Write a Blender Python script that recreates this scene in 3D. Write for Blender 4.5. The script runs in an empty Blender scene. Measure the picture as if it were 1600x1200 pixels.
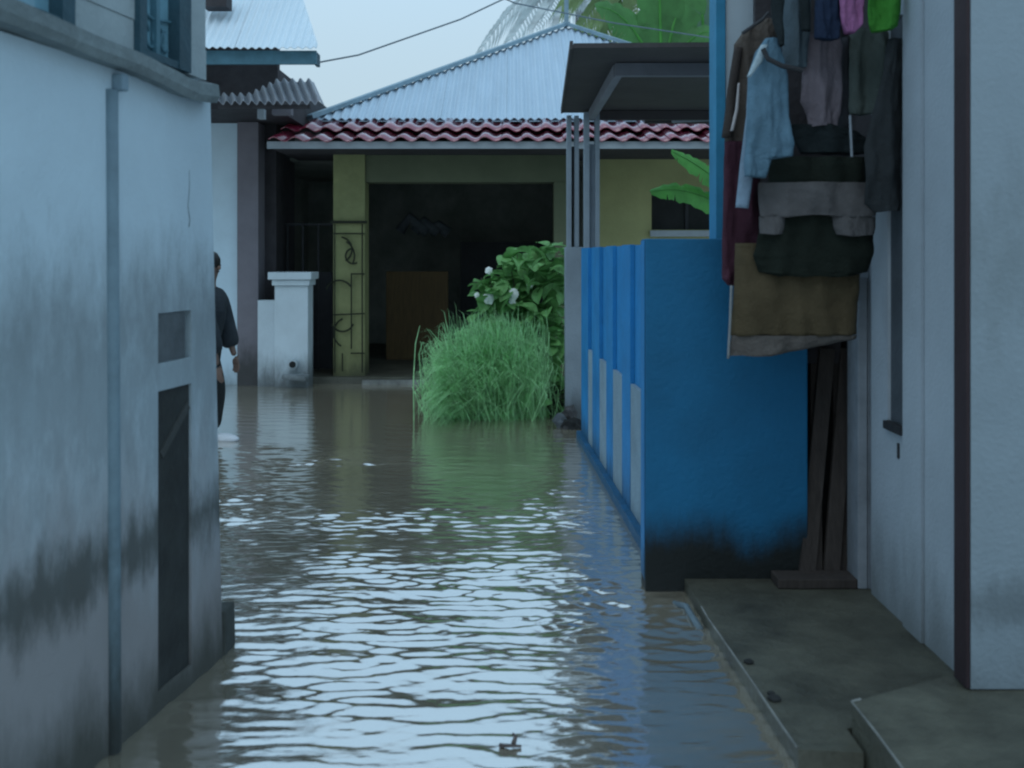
import bpy, bmesh, math, random
import numpy as np
from mathutils import Vector, Matrix, noise

random.seed(7)
SC = bpy.context.scene
R = math.radians
H = 1.5                      # eye height above the flood water

# ------------------------------------------------------------------ camera
cam_d = bpy.data.cameras.new('camera')
cam = bpy.data.objects.new('camera', cam_d)
SC.collection.objects.link(cam)
cam.location = (0, 0, H)
cam.rotation_euler = (R(90), 0, 0)
cam_d.sensor_width = 36
cam_d.lens = 36
cam_d.shift_y = -0.125
cam_d.clip_end = 500
cam_d.dof.use_dof = True
cam_d.dof.focus_distance = 7.5
cam_d.dof.aperture_fstop = 3.2
SC.camera = cam

# ------------------------------------------------------------------ sky, sun, exposure
w = bpy.data.worlds.new('World'); SC.world = w; w.use_nodes = True
nt = w.node_tree; nt.nodes.clear()
sky = nt.nodes.new('ShaderNodeTexSky'); sky.sky_type = 'NISHITA'; sky.sun_disc = False
sky.sun_elevation = R(55); sky.sun_rotation = R(200); sky.dust_density = 3
tint = nt.nodes.new('ShaderNodeMix'); tint.data_type = 'RGBA'; tint.blend_type = 'MIX'
tint.inputs[0].default_value = 0.93
# pale overcast cloud layer: whitest at the horizon, bluer and brighter overhead
tc = nt.nodes.new('ShaderNodeTexCoord'); sxyz = nt.nodes.new('ShaderNodeSeparateXYZ')
ramp = nt.nodes.new('ShaderNodeValToRGB'); ramp.color_ramp.interpolation = 'EASE'
ramp.color_ramp.elements[0].position = 0.05; ramp.color_ramp.elements[0].color = (6.3, 8.1, 9.1, 1)
ramp.color_ramp.elements[1].position = 0.50; ramp.color_ramp.elements[1].color = (6.9, 10.4, 13.6, 1)
nt.links.new(tc.outputs['Generated'], sxyz.inputs[0]); nt.links.new(sxyz.outputs[2], ramp.inputs[0]); nt.links.new(ramp.outputs[0], tint.inputs[7])
bgn = nt.nodes.new('ShaderNodeBackground'); bgn.inputs[1].default_value = 0.085
wo = nt.nodes.new('ShaderNodeOutputWorld')
nt.links.new(sky.outputs[0], tint.inputs[6]); nt.links.new(tint.outputs[2], bgn.inputs[0])
nt.links.new(bgn.outputs[0], wo.inputs[0])
sd = bpy.data.lights.new('sun', 'SUN'); sd.energy = 0.5; sd.angle = R(50); sd.color = (1.0, .97, .93)
so = bpy.data.objects.new('sun', sd); SC.collection.objects.link(so)
so.rotation_euler = (R(35), 0, R(-20)); so.location = (0, -3, 12)
SC.view_settings.view_transform = 'Standard'; SC.view_settings.look = 'None'
SC.view_settings.exposure = 0.0; SC.view_settings.gamma = 1.0
SC.view_settings.use_curve_mapping = False
SC.cycles.filter_width = 2.2
SC.cycles.max_bounces = 6

# ------------------------------------------------------------------ helpers
def px(x, y, D):
    """world point whose depth from the eye is D (metres)"""
    return Vector(((x - 800) / 1600 * D, D, H + (400 - y) / 1600 * D))
def pX(x, D): return (x - 800) / 1600 * D
def pZ(y, D): return H + (400 - y) / 1600 * D

def srgb(r, g, b):
    f = lambda c: (c / 255 / 12.92) if c <= 10 else ((c / 255 + .055) / 1.055) ** 2.4
    return (f(r), f(g), f(b))

MATS = {}
def mat(name, col, rough=.8, var=.18, scale=2.5, bump=.15, bscale=45, spec=.3, stain=None, trans=0, metal=0, stretch=None):
    """procedural surface; stain=(colour, z_low, z_high, amount, scale): grime tide mark with a ragged edge"""
    if name in MATS: return MATS[name]
    m = bpy.data.materials.new(name); m.use_nodes = True
    t = m.node_tree; N = t.nodes; L = t.links
    b = N['Principled BSDF']
    b.inputs['Roughness'].default_value = rough
    b.inputs['Specular IOR Level'].default_value = spec
    b.inputs['Metallic'].default_value = metal
    geo = N.new('ShaderNodeNewGeometry')
    pos = geo.outputs['Position']
    if stretch:
        mp = N.new('ShaderNodeMapping'); mp.inputs['Scale'].default_value = stretch
        L.new(pos, mp.inputs[0]); pos2 = mp.outputs[0]
    else: pos2 = pos
    n1 = N.new('ShaderNodeTexNoise'); n1.inputs['Scale'].default_value = scale
    n1.inputs['Detail'].default_value = 6; n1.inputs['Roughness'].default_value = .65
    L.new(pos2, n1.inputs['Vector'])
    r = N.new('ShaderNodeMapRange'); r.inputs[1].default_value = .3; r.inputs[2].default_value = .7
    r.inputs[3].default_value = 1 - var; r.inputs[4].default_value = 1 + var
    L.new(n1.outputs[0], r.inputs[0])
    mul = N.new('ShaderNodeVectorMath'); mul.operation = 'SCALE'
    mul.inputs[0].default_value = col[:3]; L.new(r.outputs[0], mul.inputs['Scale'])
    out = mul.outputs[0]
    for (sc_, z0, z1, amt, ss, *band) in (stain if isinstance(stain, list) else [stain] if stain else []):
        sx = N.new('ShaderNodeSeparateXYZ'); L.new(pos, sx.inputs[0])
        mr = N.new('ShaderNodeMapRange'); mr.inputs[1].default_value = z0; mr.inputs[2].default_value = z1
        mr.inputs[3].default_value = 1; mr.inputs[4].default_value = 0
        if band:
            sb = N.new('ShaderNodeMath'); sb.operation = 'SUBTRACT'; L.new(sx.outputs[2], sb.inputs[0]); sb.inputs[1].default_value = band[0]
            ab = N.new('ShaderNodeMath'); ab.operation = 'ABSOLUTE'; L.new(sb.outputs[0], ab.inputs[0]); L.new(ab.outputs[0], mr.inputs[0])
        else: L.new(sx.outputs[2], mr.inputs[0])
        mp = N.new('ShaderNodeMapping'); mp.inputs['Scale'].default_value = (ss, ss, ss * .35)
        L.new(pos, mp.inputs[0])
        n2 = N.new('ShaderNodeTexNoise'); n2.inputs['Scale'].default_value = 1
        n2.inputs['Detail'].default_value = 8; n2.inputs['Roughness'].default_value = .7
        L.new(mp.outputs[0], n2.inputs['Vector'])
        ad = N.new('ShaderNodeMath'); ad.operation = 'ADD'
        L.new(mr.outputs[0], ad.inputs[0]); L.new(n2.outputs[0], ad.inputs[1])
        cr = N.new('ShaderNodeMapRange'); cr.interpolation_type = 'SMOOTHSTEP'
        cr.inputs[1].default_value = 1.12 if band else .62; cr.inputs[2].default_value = 1.5 if band else 1.25
        cr.inputs[3].default_value = 0; cr.inputs[4].default_value = amt
        L.new(ad.outputs[0], cr.inputs[0])
        mx = N.new('ShaderNodeMix'); mx.data_type = 'RGBA'
        L.new(cr.outputs[0], mx.inputs[0]); L.new(out, mx.inputs[6]); mx.inputs[7].default_value = (*sc_, 1)
        out = mx.outputs[2]
    L.new(out, b.inputs['Base Color'])
    if bump:
        n3 = N.new('ShaderNodeTexNoise'); n3.inputs['Scale'].default_value = bscale; n3.inputs['Detail'].default_value = 5
        L.new(pos2, n3.inputs['Vector'])
        bp = N.new('ShaderNodeBump'); bp.inputs['Strength'].default_value = bump; bp.inputs['Distance'].default_value = .02
        L.new(n3.outputs[0], bp.inputs['Height']); L.new(bp.outputs[0], b.inputs['Normal'])
    if trans:
        tr = N.new('ShaderNodeBsdfTranslucent'); L.new(out, tr.inputs[0])
        ms = N.new('ShaderNodeMixShader'); ms.inputs[0].default_value = trans
        L.new(b.outputs[0], ms.inputs[1]); L.new(tr.outputs[0], ms.inputs[2])
        L.new(ms.outputs[0], N['Material Output'].inputs[0])
    MATS[name] = m
    return m

WLOC = {}
def thing(name, label, cat, loc=(0, 0, 0), rz=0, group=None, kind=None):
    o = bpy.data.objects.new(name, None); SC.collection.objects.link(o)
    o.location = loc; o.rotation_euler = (0, 0, rz); o.empty_display_size = .1
    if label: o['label'] = label
    if cat: o['category'] = cat
    if group: o['group'] = group
    if kind: o['kind'] = kind
    WLOC[o.name] = Vector(loc)
    return o
def root_loc(p):
    while p.parent: p = p.parent
    return WLOC.get(p.name, Vector())
def link(name, me, parent=None, loc=(0, 0, 0), label=None, cat=None, group=None, kind=None):
    o = bpy.data.objects.new(name, me); SC.collection.objects.link(o)
    o.location = loc
    if parent: o.parent = parent
    if label: o['label'] = label
    if cat: o['category'] = cat
    if group: o['group'] = group
    if kind: o['kind'] = kind
    return o
def mk(name, bm, m, parent=None, local=False, smooth=False, recalc=True, **kw):
    """bm in world coordinates (or the parent's own when local)"""
    if recalc: bmesh.ops.recalc_face_normals(bm, faces=bm.faces)
    if parent is not None and not local:
        bmesh.ops.translate(bm, verts=bm.verts, vec=-root_loc(parent))
    me = bpy.data.meshes.new(name); 
    loc = (0, 0, 0)
    if parent is None and len(bm.verts):
        n = len(bm.verts); c = Vector((sum(v.co.x for v in bm.verts)/n, sum(v.co.y for v in bm.verts)/n, min(v.co.z for v in bm.verts)))
        bmesh.ops.translate(bm, verts=bm.verts, vec=-c); loc = c
    bm.to_mesh(me); bm.free()
    me.materials.append(m)
    if smooth:
        for p in me.polygons: p.use_smooth = True
    o = link(name, me, parent, loc, **kw)
    if parent is None: WLOC[o.name] = Vector(loc)
    return o
def box(bm, x0, x1, y0, y1, z0, z1, bev=0, jit=0):
    vs = [bm.verts.new((x + random.uniform(-jit, jit), y + random.uniform(-jit, jit), z + random.uniform(-jit, jit)))
          for x in (x0, x1) for y in (y0, y1) for z in (z0, z1)]
    fs = []
    for f in ((0, 1, 3, 2), (4, 6, 7, 5), (0, 4, 5, 1), (2, 3, 7, 6), (0, 2, 6, 4), (1, 5, 7, 3)):
        fs.append(bm.faces.new([vs[i] for i in f]))
    if bev:
        es = list({e for f in fs for e in f.edges})
        bmesh.ops.bevel(bm, geom=es, offset=bev, segments=2, affect='EDGES', profile=.6)
    return bm
def B(*a, **k): return box(bmesh.new(), *a, **k)
def prism(bm, pts, z0, z1):
    lo = [bm.verts.new((p[0], p[1], z0)) for p in pts]; hi = [bm.verts.new((p[0], p[1], z1)) for p in pts]
    bm.faces.new(lo); bm.faces.new(hi)
    n = len(pts)
    for i in range(n): bm.faces.new((lo[i], lo[(i+1) % n], hi[(i+1) % n], hi[i]))
    return bm
def fprism(bm, pts, y0, y1):
    """prism of an X-Z outline between depths y0 and y1"""
    lo = [bm.verts.new((p[0], y0, p[1])) for p in pts]; hi = [bm.verts.new((p[0], y1, p[1])) for p in pts]
    bm.faces.new(lo); bm.faces.new(hi)
    n = len(pts)
    for i in range(n): bm.faces.new((lo[i], lo[(i+1) % n], hi[(i+1) % n], hi[i]))
    return bm
def tube(bm, pts, r, n=8, r1=None):
    pts = [Vector(p) for p in pts]; rings = []
    for i, p in enumerate(pts):
        d = (pts[min(i+1, len(pts)-1)] - pts[max(i-1, 0)]).normalized()
        a = d.orthogonal().normalized() if i == 0 else (a - d * a.dot(d)).normalized()
        b = d.cross(a)
        rr = r if r1 is None else r + (r1 - r) * i / (len(pts) - 1)
        rings.append([bm.verts.new(p + (a * math.cos(2*math.pi*k/n) + b * math.sin(2*math.pi*k/n)) * rr) for k in range(n)])
    for i in range(len(rings) - 1):
        for k in range(n):
            bm.faces.new((rings[i][k], rings[i][(k+1) % n], rings[i+1][(k+1) % n], rings[i+1][k]))
    bm.faces.new(rings[0]); bm.faces.new(rings[-1])
    return bm
def bar(bm, a, b, w_, h_):
    """rectangular bar from a to b"""
    a = Vector(a); b = Vector(b); d = (b - a).normalized()
    up = Vector((0, 0, 1)) if abs(d.z) < .9 else Vector((0, 1, 0))
    s = d.cross(up).normalized() * w_ / 2; u = s.cross(d).normalized() * h_ / 2
    v = [bm.verts.new(p + i * s + j * u) for p in (a, b) for i, j in ((-1, -1), (1, -1), (1, 1), (-1, 1))]
    for f in ((0, 1, 2, 3), (4, 7, 6, 5), (0, 4, 5, 1), (1, 5, 6, 2), (2, 6, 7, 3), (3, 7, 4, 0)):
        bm.faces.new([v[i] for i in f])
    return bm

# ------------------------------------------------------------------ materials
GR = (.030, .033, .028)
M_left = mat('plaster_left', (.45, .57, .64), .85, .09, 1.3, .16, 60, stain=[((.205, .185, .18), -.1, 1.5, .85, 1.3),
    ((.045, .052, .046), 0, .42, .8, 8.5, .58), ((.045, .048, .038), -.1, .40, .9, 4), ((.20, .24, .26), 0, .9, .6, 2.2, 1.3), ((.15, .18, .19), 0, 1.3, .5, 15, 1.1)])
M_leftup = mat('board_left_upper', (.30, .36, .38), .8, .14, 3, .2, 50)
M_seam = mat('pipe_left', (.15, .22, .26), .7, .2, 6, .2, 40, stain=(GR, -.1, .8, .9, 6))
M_ledge = mat('ledge_concrete', (.15, .19, .20), .85, .3, 5, .4, 50)
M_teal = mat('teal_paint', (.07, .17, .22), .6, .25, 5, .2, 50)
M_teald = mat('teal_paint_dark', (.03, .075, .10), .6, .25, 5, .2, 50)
M_pane = mat('window_glass', (.16, .32, .40), .15, .25, 4, .05, 15, spec=.8)
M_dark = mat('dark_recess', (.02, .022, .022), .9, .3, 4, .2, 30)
M_niche = mat('niche_shade', (.030, .034, .033), .8, .35, 5, .3, 30)
M_niche2 = mat('niche_bar', (.048, .052, .05), .8, .3, 5, .3, 30)
M_vent = mat('vent_grey', (.085, .10, .11), .85, .3, 8, .3, 50)
M_white = mat('white_plaster', (.50, .58, .62), .8, .08, 3, .15, 50, stain=(GR, -.2, .55, .8, 5))
M_nwhite = mat('white_plaster_neighbour', (.52, .66, .74), .8, .06, 3, .15, 50, stain=(GR, -.3, .35, .7, 5))
M_mauve = mat('mauve_plaster', (.17, .16, .18), .8, .12, 3, .15, 50, stain=(GR, -.1, .7, .8, 5))
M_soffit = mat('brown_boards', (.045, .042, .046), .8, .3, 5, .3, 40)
M_zinc = mat('zinc_sheet', (.40, .51, .60), .55, .08, 1.2, .05, 30, spec=.4, stretch=(3, .5, .5))
M_zinclt = mat('zinc_sheet_pale', (.60, .70, .76), .5, .07, 1.2, .05, 30, spec=.4)
M_zincold = mat('zinc_sheet_old', (.36, .37, .40), .6, .15, 3, .1, 30)
M_cap = mat('ridge_cap', (.20, .30, .36), .6, .2, 4, .1, 30)
M_tile = mat('red_tile', (.22, .018, .045), .18, .3, 6, .1, 60, spec=1.0)
M_tile.node_tree.nodes['Principled BSDF'].inputs['Coat Weight'].default_value = 1
M_tile.node_tree.nodes['Principled BSDF'].inputs['Coat Roughness'].default_value = .15
M_fascia = mat('fascia_board', (.30, .34, .37), .7, .12, 4, .1, 50)
M_olive = mat('olive_wall', (.16, .17, .075), .85, .12, 2, .2, 40, stain=(GR, -.1, .3, .8, 6))
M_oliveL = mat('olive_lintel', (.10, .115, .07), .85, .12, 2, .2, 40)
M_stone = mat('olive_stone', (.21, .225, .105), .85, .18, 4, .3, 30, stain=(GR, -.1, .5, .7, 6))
M_joint = mat('stone_joint', (.02, .024, .015), .9, .3, 5, .2, 40)
M_yellow = mat('yellow_wall', (.31, .31, .145), .85, .12, 2, .2, 40)
M_inner = mat('garage_inside', (.20, .215, .19), .9, .3, 2, .2, 30)
M_brown = mat('brown_door', (.085, .055, .022), .7, .25, 6, .2, 30, stretch=(6, 6, .6))
M_greyd = mat('dark_door', (.03, .032, .036), .7, .2, 5, .2, 30)
M_conc = mat('column_plaster', (.24, .29, .33), .85, .12, 3, .25, 50, stain=(GR, -.1, .4, .7, 6))
M_canopy = mat('canopy_brown', (.055, .050, .050), .7, .2, 3, .15, 30)
M_beam = mat('canopy_beam', (.17, .18, .20), .7, .15, 4, .1, 50)
M_blue = mat('blue_paint', (.010, .115, .27), .65, .16, 2.2, .2, 50)
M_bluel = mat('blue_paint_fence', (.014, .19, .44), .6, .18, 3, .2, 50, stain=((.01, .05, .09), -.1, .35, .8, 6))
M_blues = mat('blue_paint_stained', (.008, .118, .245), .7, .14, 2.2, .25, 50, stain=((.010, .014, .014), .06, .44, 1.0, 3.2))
M_palec = mat('pale_block', (.20, .29, .35), .85, .14, 5, .3, 50, stain=(GR, -.1, .2, .5, 8))
M_walk = mat('walk_concrete', (.070, .072, .055), .55, .45, 3.5, .5, 25, spec=.4)
M_wet = mat('wet_edge', (.17, .18, .17), .7, .4, 8, .4, 25)
M_rwall = mat('right_wall', (.34, .395, .44), .85, .12, 1.5, .2, 60, stain=((.09, .10, .09), -.2, .6, .6, 4))
M_rdoor = mat('right_door', (.21, .265, .30), .8, .10, 2, .2, 60, stain=[((.06, .07, .07), -.2, .45, .6, 6), ((.07, .085, .09), 0, .3, .5, 9, .42), ((.12, .15, .16), 0, 1.0, .5, 5, 1.5)])
M_maroon = mat('maroon_frame', (.028, .017, .020), .7, .2, 5, .1, 40)
M_pwall = mat('far_pale_wall', (.40, .48, .53), .85, .07, 2, .15, 40)
M_post = mat('blue_post', (.03, .20, .34), .7, .2, 3, .15, 40)
M_wood = mat('leaning_wood', (.05, .042, .038), .8, .3, 5, .3, 20, stretch=(8, 8, .8))
M_pboard = mat('pale_board', (.22, .25, .28), .8, .2, 6, .2, 40)
M_wire = mat('wire', (.12, .16, .19), .6, .1, 5, 0)
M_skin = mat('skin', (.15, .10, .08), .55, .1, 10, .05, 80)
M_shirt = mat('dark_shirt', (.022, .028, .034), .9, .2, 12, .3, 60)
M_trouser = mat('dark_trousers', (.018, .02, .02), .9, .2, 12, .3, 60)
M_hair = mat('black_hair', (.006, .006, .006), .5, .2, 30, .3, 120)
M_sandal = mat('white_sandal', (.62, .66, .70), .6, .05, 10, .05, 50)
M_trunk = mat('bark', (.10, .085, .07), .9, .3, 8, .5, 30)
M_mud = mat('mud', (.06, .055, .045), .9, .3, 2, .3, 20)

# ------------------------------------------------------------------ setting: ground, water
bm = bmesh.new()
vs = [bm.verts.new(p) for p in ((-150, -60, -.45), (150, -60, -.45), (150, 260, -.45), (-150, 260, -.45))]
bm.faces.new(vs)
mk('ground', bm, M_mud, kind='structure')

def water_mesh():
    xs = np.concatenate([np.linspace(-60, -3.2, 20)[:-1], np.arange(-3.2, 1.9, .013), np.linspace(1.9, 60, 20)[1:]])
    ys = np.concatenate([np.linspace(-40, 1.7, 14)[:-1], np.arange(1.7, 6, .0105), np.arange(6, 12.6, .020), np.linspace(12.6, 90, 14)[1:]])
    X, Y = np.meshgrid(xs, ys)
    rng = np.random.RandomState(4)
    def field(n, l0, l1, spread, seed, slope):
        rg = np.random.RandomState(seed); Z = np.zeros_like(X)
        for i in range(n):
            lam = math.exp(rg.uniform(math.log(l0), math.log(l1)))
            k = 2 * math.pi / lam; th = math.radians(90 + rg.normal(-4, spread))
            ph = rg.uniform(0, 6.28)
            Z += slope * math.sqrt(2 / n) / k * np.sin(k * (X * math.cos(th) + Y * math.sin(th)) + ph + .8 * np.sin(X * 1.7 + i) + .5 * np.sin(Y * 1.3 + 2 * i))
        return Z
    def blob(cx, cy, sx, sy, a):
        return a * np.exp(-((X - cx) / sx) ** 2 - ((Y - cy) / sy) ** 2)
    ss = lambda a, b, t: np.clip((t - a) / (b - a), 0, 1) ** 2 * (3 - 2 * np.clip((t - a) / (b - a), 0, 1))
    edge = 5.25 + .10 * np.sin(X * 3.1) + .06 * np.sin(X * 8 + 1)
    near = 1 - ss(edge - .2, edge + .25, Y)
    def train(lam, th, seed, warp):
        rg = np.random.RandomState(seed); ph = np.zeros_like(X)
        for i in range(7):
            kx = rg.uniform(3, 15) * rg.choice([-1, 1]); ky = rg.uniform(3, 14) * rg.choice([-1, 1])
            ph += warp * rg.uniform(.4, 1) * np.sin(kx * X + ky * Y + rg.uniform(0, 6.28))
        k = 2 * math.pi / lam; f = k * (X * math.sin(th) + Y * math.cos(th)) + ph
        am = .55 + .45 * np.sin(X * rg.uniform(4, 9) + Y * rg.uniform(-6, 6) + rg.uniform(0, 6)) * np.sin(Y * rg.uniform(4, 9) + rg.uniform(0, 6))
        return am * (np.sin(f) - .35 * np.sin(2 * f) + .12 * np.sin(3 * f)) / k
    # wind ripples with long gentle fronts towards the open end and short steep backs
    tr = train(.105, .05, 11, .75) + .9 * train(.075, -.16, 12, .8) + .5 * train(.056, .22, 13, .8) + .5 * train(.19, -.05, 14, .7) + .35 * train(.40, .1, 15, .5)
    calm = (1 - .45 * (1 - ss(3.1, 4.5, Y))) * (.8 + .35 * np.sin(X * 2.1 + 1.2 * np.sin(Y * 1.7)) * np.sin(Y * 3.1 + X))
    Z = near * calm * (.24 * tr + field(44, .045, .11, 30, 2, .075))
    patch = blob(-1.25, 7.45, .8, .26, 1.5) + blob(-1.75, 6.3, .45, .9, 1.5) + blob(.33, 6.6, .25, 1.1, 1.3) + blob(-1.9, 7.95, .7, .16, 1.0) + blob(-.7, 5.8, 1.4, .35, 1.0) + blob(-1.0, 6.5, 1.0, .5, .35)
    far = (1 - near)
    Z += far * (patch * (.13 * tr + field(36, .05, .13, 24, 3, .10)) + field(24, .07, .25, 14, 5, .030))
    sp = np.clip(np.sin(X * 5.1 + 2.2 * np.sin(Y * 2.9)) * np.sin(Y * 11.3 + 1.9 * np.sin(X * 3.3)) - .35, 0, 1)
    Z += far * sp * (1 - ss(8.0, 8.8, Y)) * field(30, .05, .11, 12, 8, .16)
    inside = (X > -3.15) & (X < 1.85) & (Y > 1.75) & (Y < 12.5)
    Z = np.where(inside, Z, 0)
    ny, nx = X.shape
    co = np.stack([X, Y, Z], -1).reshape(-1, 3).astype(np.float32)
    idx = np.arange(ny * nx).reshape(ny, nx)
    q = np.stack([idx[:-1, :-1], idx[:-1, 1:], idx[1:, 1:], idx[1:, :-1]], -1).reshape(-1, 4)
    me = bpy.data.meshes.new('water')
    me.vertices.add(len(co)); me.vertices.foreach_set('co', co.ravel())
    me.loops.add(q.size); me.loops.foreach_set('vertex_index', q.ravel().astype(np.int32))
    me.polygons.add(len(q)); me.polygons.foreach_set('loop_start', np.arange(0, q.size, 4, dtype=np.int32))
    me.polygons.foreach_set('use_smooth', np.ones(len(q), dtype=bool))
    me.update(); me.validate()
    return me
def water_mat():
    m = bpy.data.materials.new('flood_water'); m.use_nodes = True
    t = m.node_tree; N = t.nodes; L = t.links; N.clear()
    out = N.new('ShaderNodeOutputMaterial')
    dif = N.new('ShaderNodeBsdfDiffuse'); gl = N.new('ShaderNodeBsdfGlossy'); gl.inputs['Roughness'].default_value = .11
    gl.inputs['Color'].default_value = (.98, .98, .98, 1)
    geo = N.new('ShaderNodeNewGeometry')
    n1 = N.new('ShaderNodeTexNoise'); n1.inputs['Scale'].default_value = 1.3; n1.inputs['Detail'].default_value = 4
    L.new(geo.outputs['Position'], n1.inputs['Vector'])
    cr = N.new('ShaderNodeValToRGB'); cr.color_ramp.elements[0].position = .35; cr.color_ramp.elements[1].position = .7
    cr.color_ramp.elements[0].color = (.24, .215, .155, 1); cr.color_ramp.elements[1].color = (.31, .28, .205, 1)
    L.new(n1.outputs[0], cr.inputs[0]); L.new(cr.outputs[0], dif.inputs[0])
    mp = N.new('ShaderNodeMapping'); mp.inputs['Scale'].default_value = (14, 34, 14)
    L.new(geo.outputs['Position'], mp.inputs[0])
    n2 = N.new('ShaderNodeTexNoise'); n2.inputs['Scale'].default_value = 1; n2.inputs['Detail'].default_value = 3
    L.new(mp.outputs[0], n2.inputs['Vector'])
    bp = N.new('ShaderNodeBump'); bp.inputs['Strength'].default_value = .25; bp.inputs['Distance'].default_value = .006
    L.new(n2.outputs[0], bp.inputs['Height'])
    L.new(bp.outputs[0], gl.inputs['Normal'])
    fr = N.new('ShaderNodeFresnel'); fr.inputs[0].default_value = 1.5; L.new(bp.outputs[0], fr.inputs['Normal'])
    mr = N.new('ShaderNodeMapRange'); mr.inputs[1].default_value = .0; mr.inputs[2].default_value = .6
    mr.inputs[3].default_value = .60; mr.inputs[4].default_value = .74
    L.new(fr.outputs[0], mr.inputs[0])
    ms = N.new('ShaderNodeMixShader'); L.new(mr.outputs[0], ms.inputs[0]); L.new(dif.outputs[0], ms.inputs[1]); L.new(gl.outputs[0], ms.inputs[2])
    L.new(ms.outputs[0], out.inputs[0])
    return m
wm = water_mesh(); wm.materials.append(water_mat())
link('water', wm, kind='structure')

# ------------------------------------------------------------------ left house (own frame: local x = out into the alley, local y = away from the eye)
LH = thing('plastered_house', 'pale blue-grey plastered house on the left with grimy foot and teal upper windows', 'house', (-1.083, 3.81, 0), -math.atan(.174))
def lx(x, dx=0):
    """local y on the wall plane under picture column x"""
    u = (x - 800) / 1600
    D = -1.746 / (u - .174)
    return (D - 3.81) * 1.015
def lz(x, y):
    u = (x - 800) / 1600; D = -1.746 / (u - .174)
    return pZ(y, D)
W0 = -3.2
d0, d1, dz0, dz1 = lx(247), lx(299), .07, 1.055
v0, v1, vz0, vz1 = lx(246), lx(291), 1.147, 1.311
def leftbox(y0, y1, z0, z1, x0=-.14, x1=0):
    return (x0, x1, y0, y1, z0, z1)
bm = bmesh.new()
box(bm, *leftbox(W0, d0, -.4, 2.07))
box(bm, *leftbox(d0, d1, -.4, dz0)); box(bm, *leftbox(d0, d1, dz1, vz0)); box(bm, *leftbox(d0, d1, vz1, 2.07))
# far end piece, leaning slightly like the real corner
vsx = []
for x in (-.14, 0):
    for (y, z) in ((d1, -.4), (d1, 2.07), (-.085, 2.07), (.015, 0.0), (.015, -.4)):
        vsx.append(bm.verts.new((x, y, z)))
bm.faces.new(vsx[:5]); bm.faces.new(vsx[5:])
for i in range(5): bm.faces.new((vsx[i], vsx[(i+1) % 5], vsx[5 + (i+1) % 5], vsx[5+i]))
box(bm, -3.2, -.14, -.2, -.085, -.4, 2.07)
box(bm, -3.2, -.14, W0, W0 + .14, -.4, 2.07)
mk('wall', bm, M_left, LH, local=True)
# the niche behind the narrow opening and the vent
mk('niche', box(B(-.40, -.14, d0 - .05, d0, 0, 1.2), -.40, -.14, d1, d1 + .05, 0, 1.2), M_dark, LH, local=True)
nd = mk('door', B(-.03, -.008, d0 + .003, d1 - .003, dz0, dz1 - .0), M_niche, LH, local=True, label='narrow dark panel in the left wall, shade of the opening put into its colour')  # darkness of the open niche is put into this panel's colour
mk('crosspiece', bar(bmesh.new(), (-.006, d0 + .03, .84), (-.006, d1 - .012, .98), .006, .03), M_niche2, LH, local=True)
ve = mk('vent', B(-.03, -.004, v0 + .002, v1 - .002, vz0 + .002, vz1 - .002), M_vent, LH, local=True)
# drain pipe
pa, pb = lx(167), lx(187)
bm = bmesh.new(); tube(bm, [(.0, (pa + pb)/2, -.3), (.0, (pa + pb)/2 - .006, .9), (.0, (pa + pb)/2 - .018, 2.0)], .024, 12)
mk('drain_pipe', bm, M_seam, LH, local=True, smooth=True)
mk('pipe_cap', B(.0, .038, lx(174), lx(184) , 2.0, 2.05, bev=.006), M_palec, LH, local=True)
# ledge (slightly wavy cast concrete lip)
bm = bmesh.new(); n = 40; prof = [(-.1, 2.071), (.05, 2.071), (.06, 2.095), (.055, 2.135), (.0, 2.15), (-.1, 2.15)]
rings = []
for i in range(n + 1):
    y = W0 + (-.135 - W0) * i / n
    dz = .012 * math.sin(y * 3.1) + .007 * noise.noise((y * 5, 0, 0))
    dz -= .030 * math.exp(-((y + .28) / .17) ** 2)
    rings.append([bm.verts.new((a + .006 * noise.noise((y * 9, b * 20, 3)), y, b + (dz if j not in (0,) else 0))) for j, (a, b) in enumerate(prof)])
for i in range(n):
    for j in range(len(prof)): bm.faces.new((rings[i][j], rings[i][(j+1) % 6], rings[i+1][(j+1) % 6], rings[i+1][j]))
bm.faces.new(rings[0]); bm.faces.new(rings[-1])
mk('ledge', bm, M_ledge, LH, local=True)
for (cx, za, zb_, sd0) in ((293, 1.60, 1.80, 2),):
    bm = bmesh.new(); rc = random.Random(sd0); yy = lx(cx); pts = []
    for k in range(9):
        yy += rc.uniform(-.008, .008); pts.append((.0012, yy, za + (zb_ - za) * k / 8))
    tube(bm, pts, .0011, 5, .0005); mk('crack', bm, M_vent, LH, local=True)
# upper storey boards and windows
def boards(y0, y1):
    zs = [2.14, 2.25, 2.46, 2.67, 2.88, 3.09, 3.3]
    for a, b in zip(zs[:-1], zs[1:]):
        mk('wall_board', B(-.06, -.02 + random.uniform(-.002, .002), y0 + .001, y1 - .001, a + .0008, b - .0008), M_leftup, LH, local=True)
def window(y0, y1, posts, m_side=None):
    fr = bmesh.new()
    for (a, b) in posts: box(fr, -.07, .0, a, b, 2.14, 3.3)
    box(fr, -.07, -.004, posts[0][1] + .001, posts[-1][0] - .001, 2.14, 2.165)
    box(fr, -.07, -.004, posts[0][1] + .001, posts[-1][0] - .001, 3.2, 3.3)
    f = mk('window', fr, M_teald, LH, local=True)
    ms = (posts[0][1] + posts[-1][0]) / 2
    for (a, b) in ((posts[0][1], ms - .012), (ms + .012, posts[-1][0])):
        mk('pane', B(-.05, -.042, a + .002, b - .002, 2.167, 3.198), M_pane, f, local=True)
    mk('mullion', B(-.055, -.02, ms - .012, ms + .012, 2.167, 3.198), M_teal, f, local=True)
    return f, ms
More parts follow.
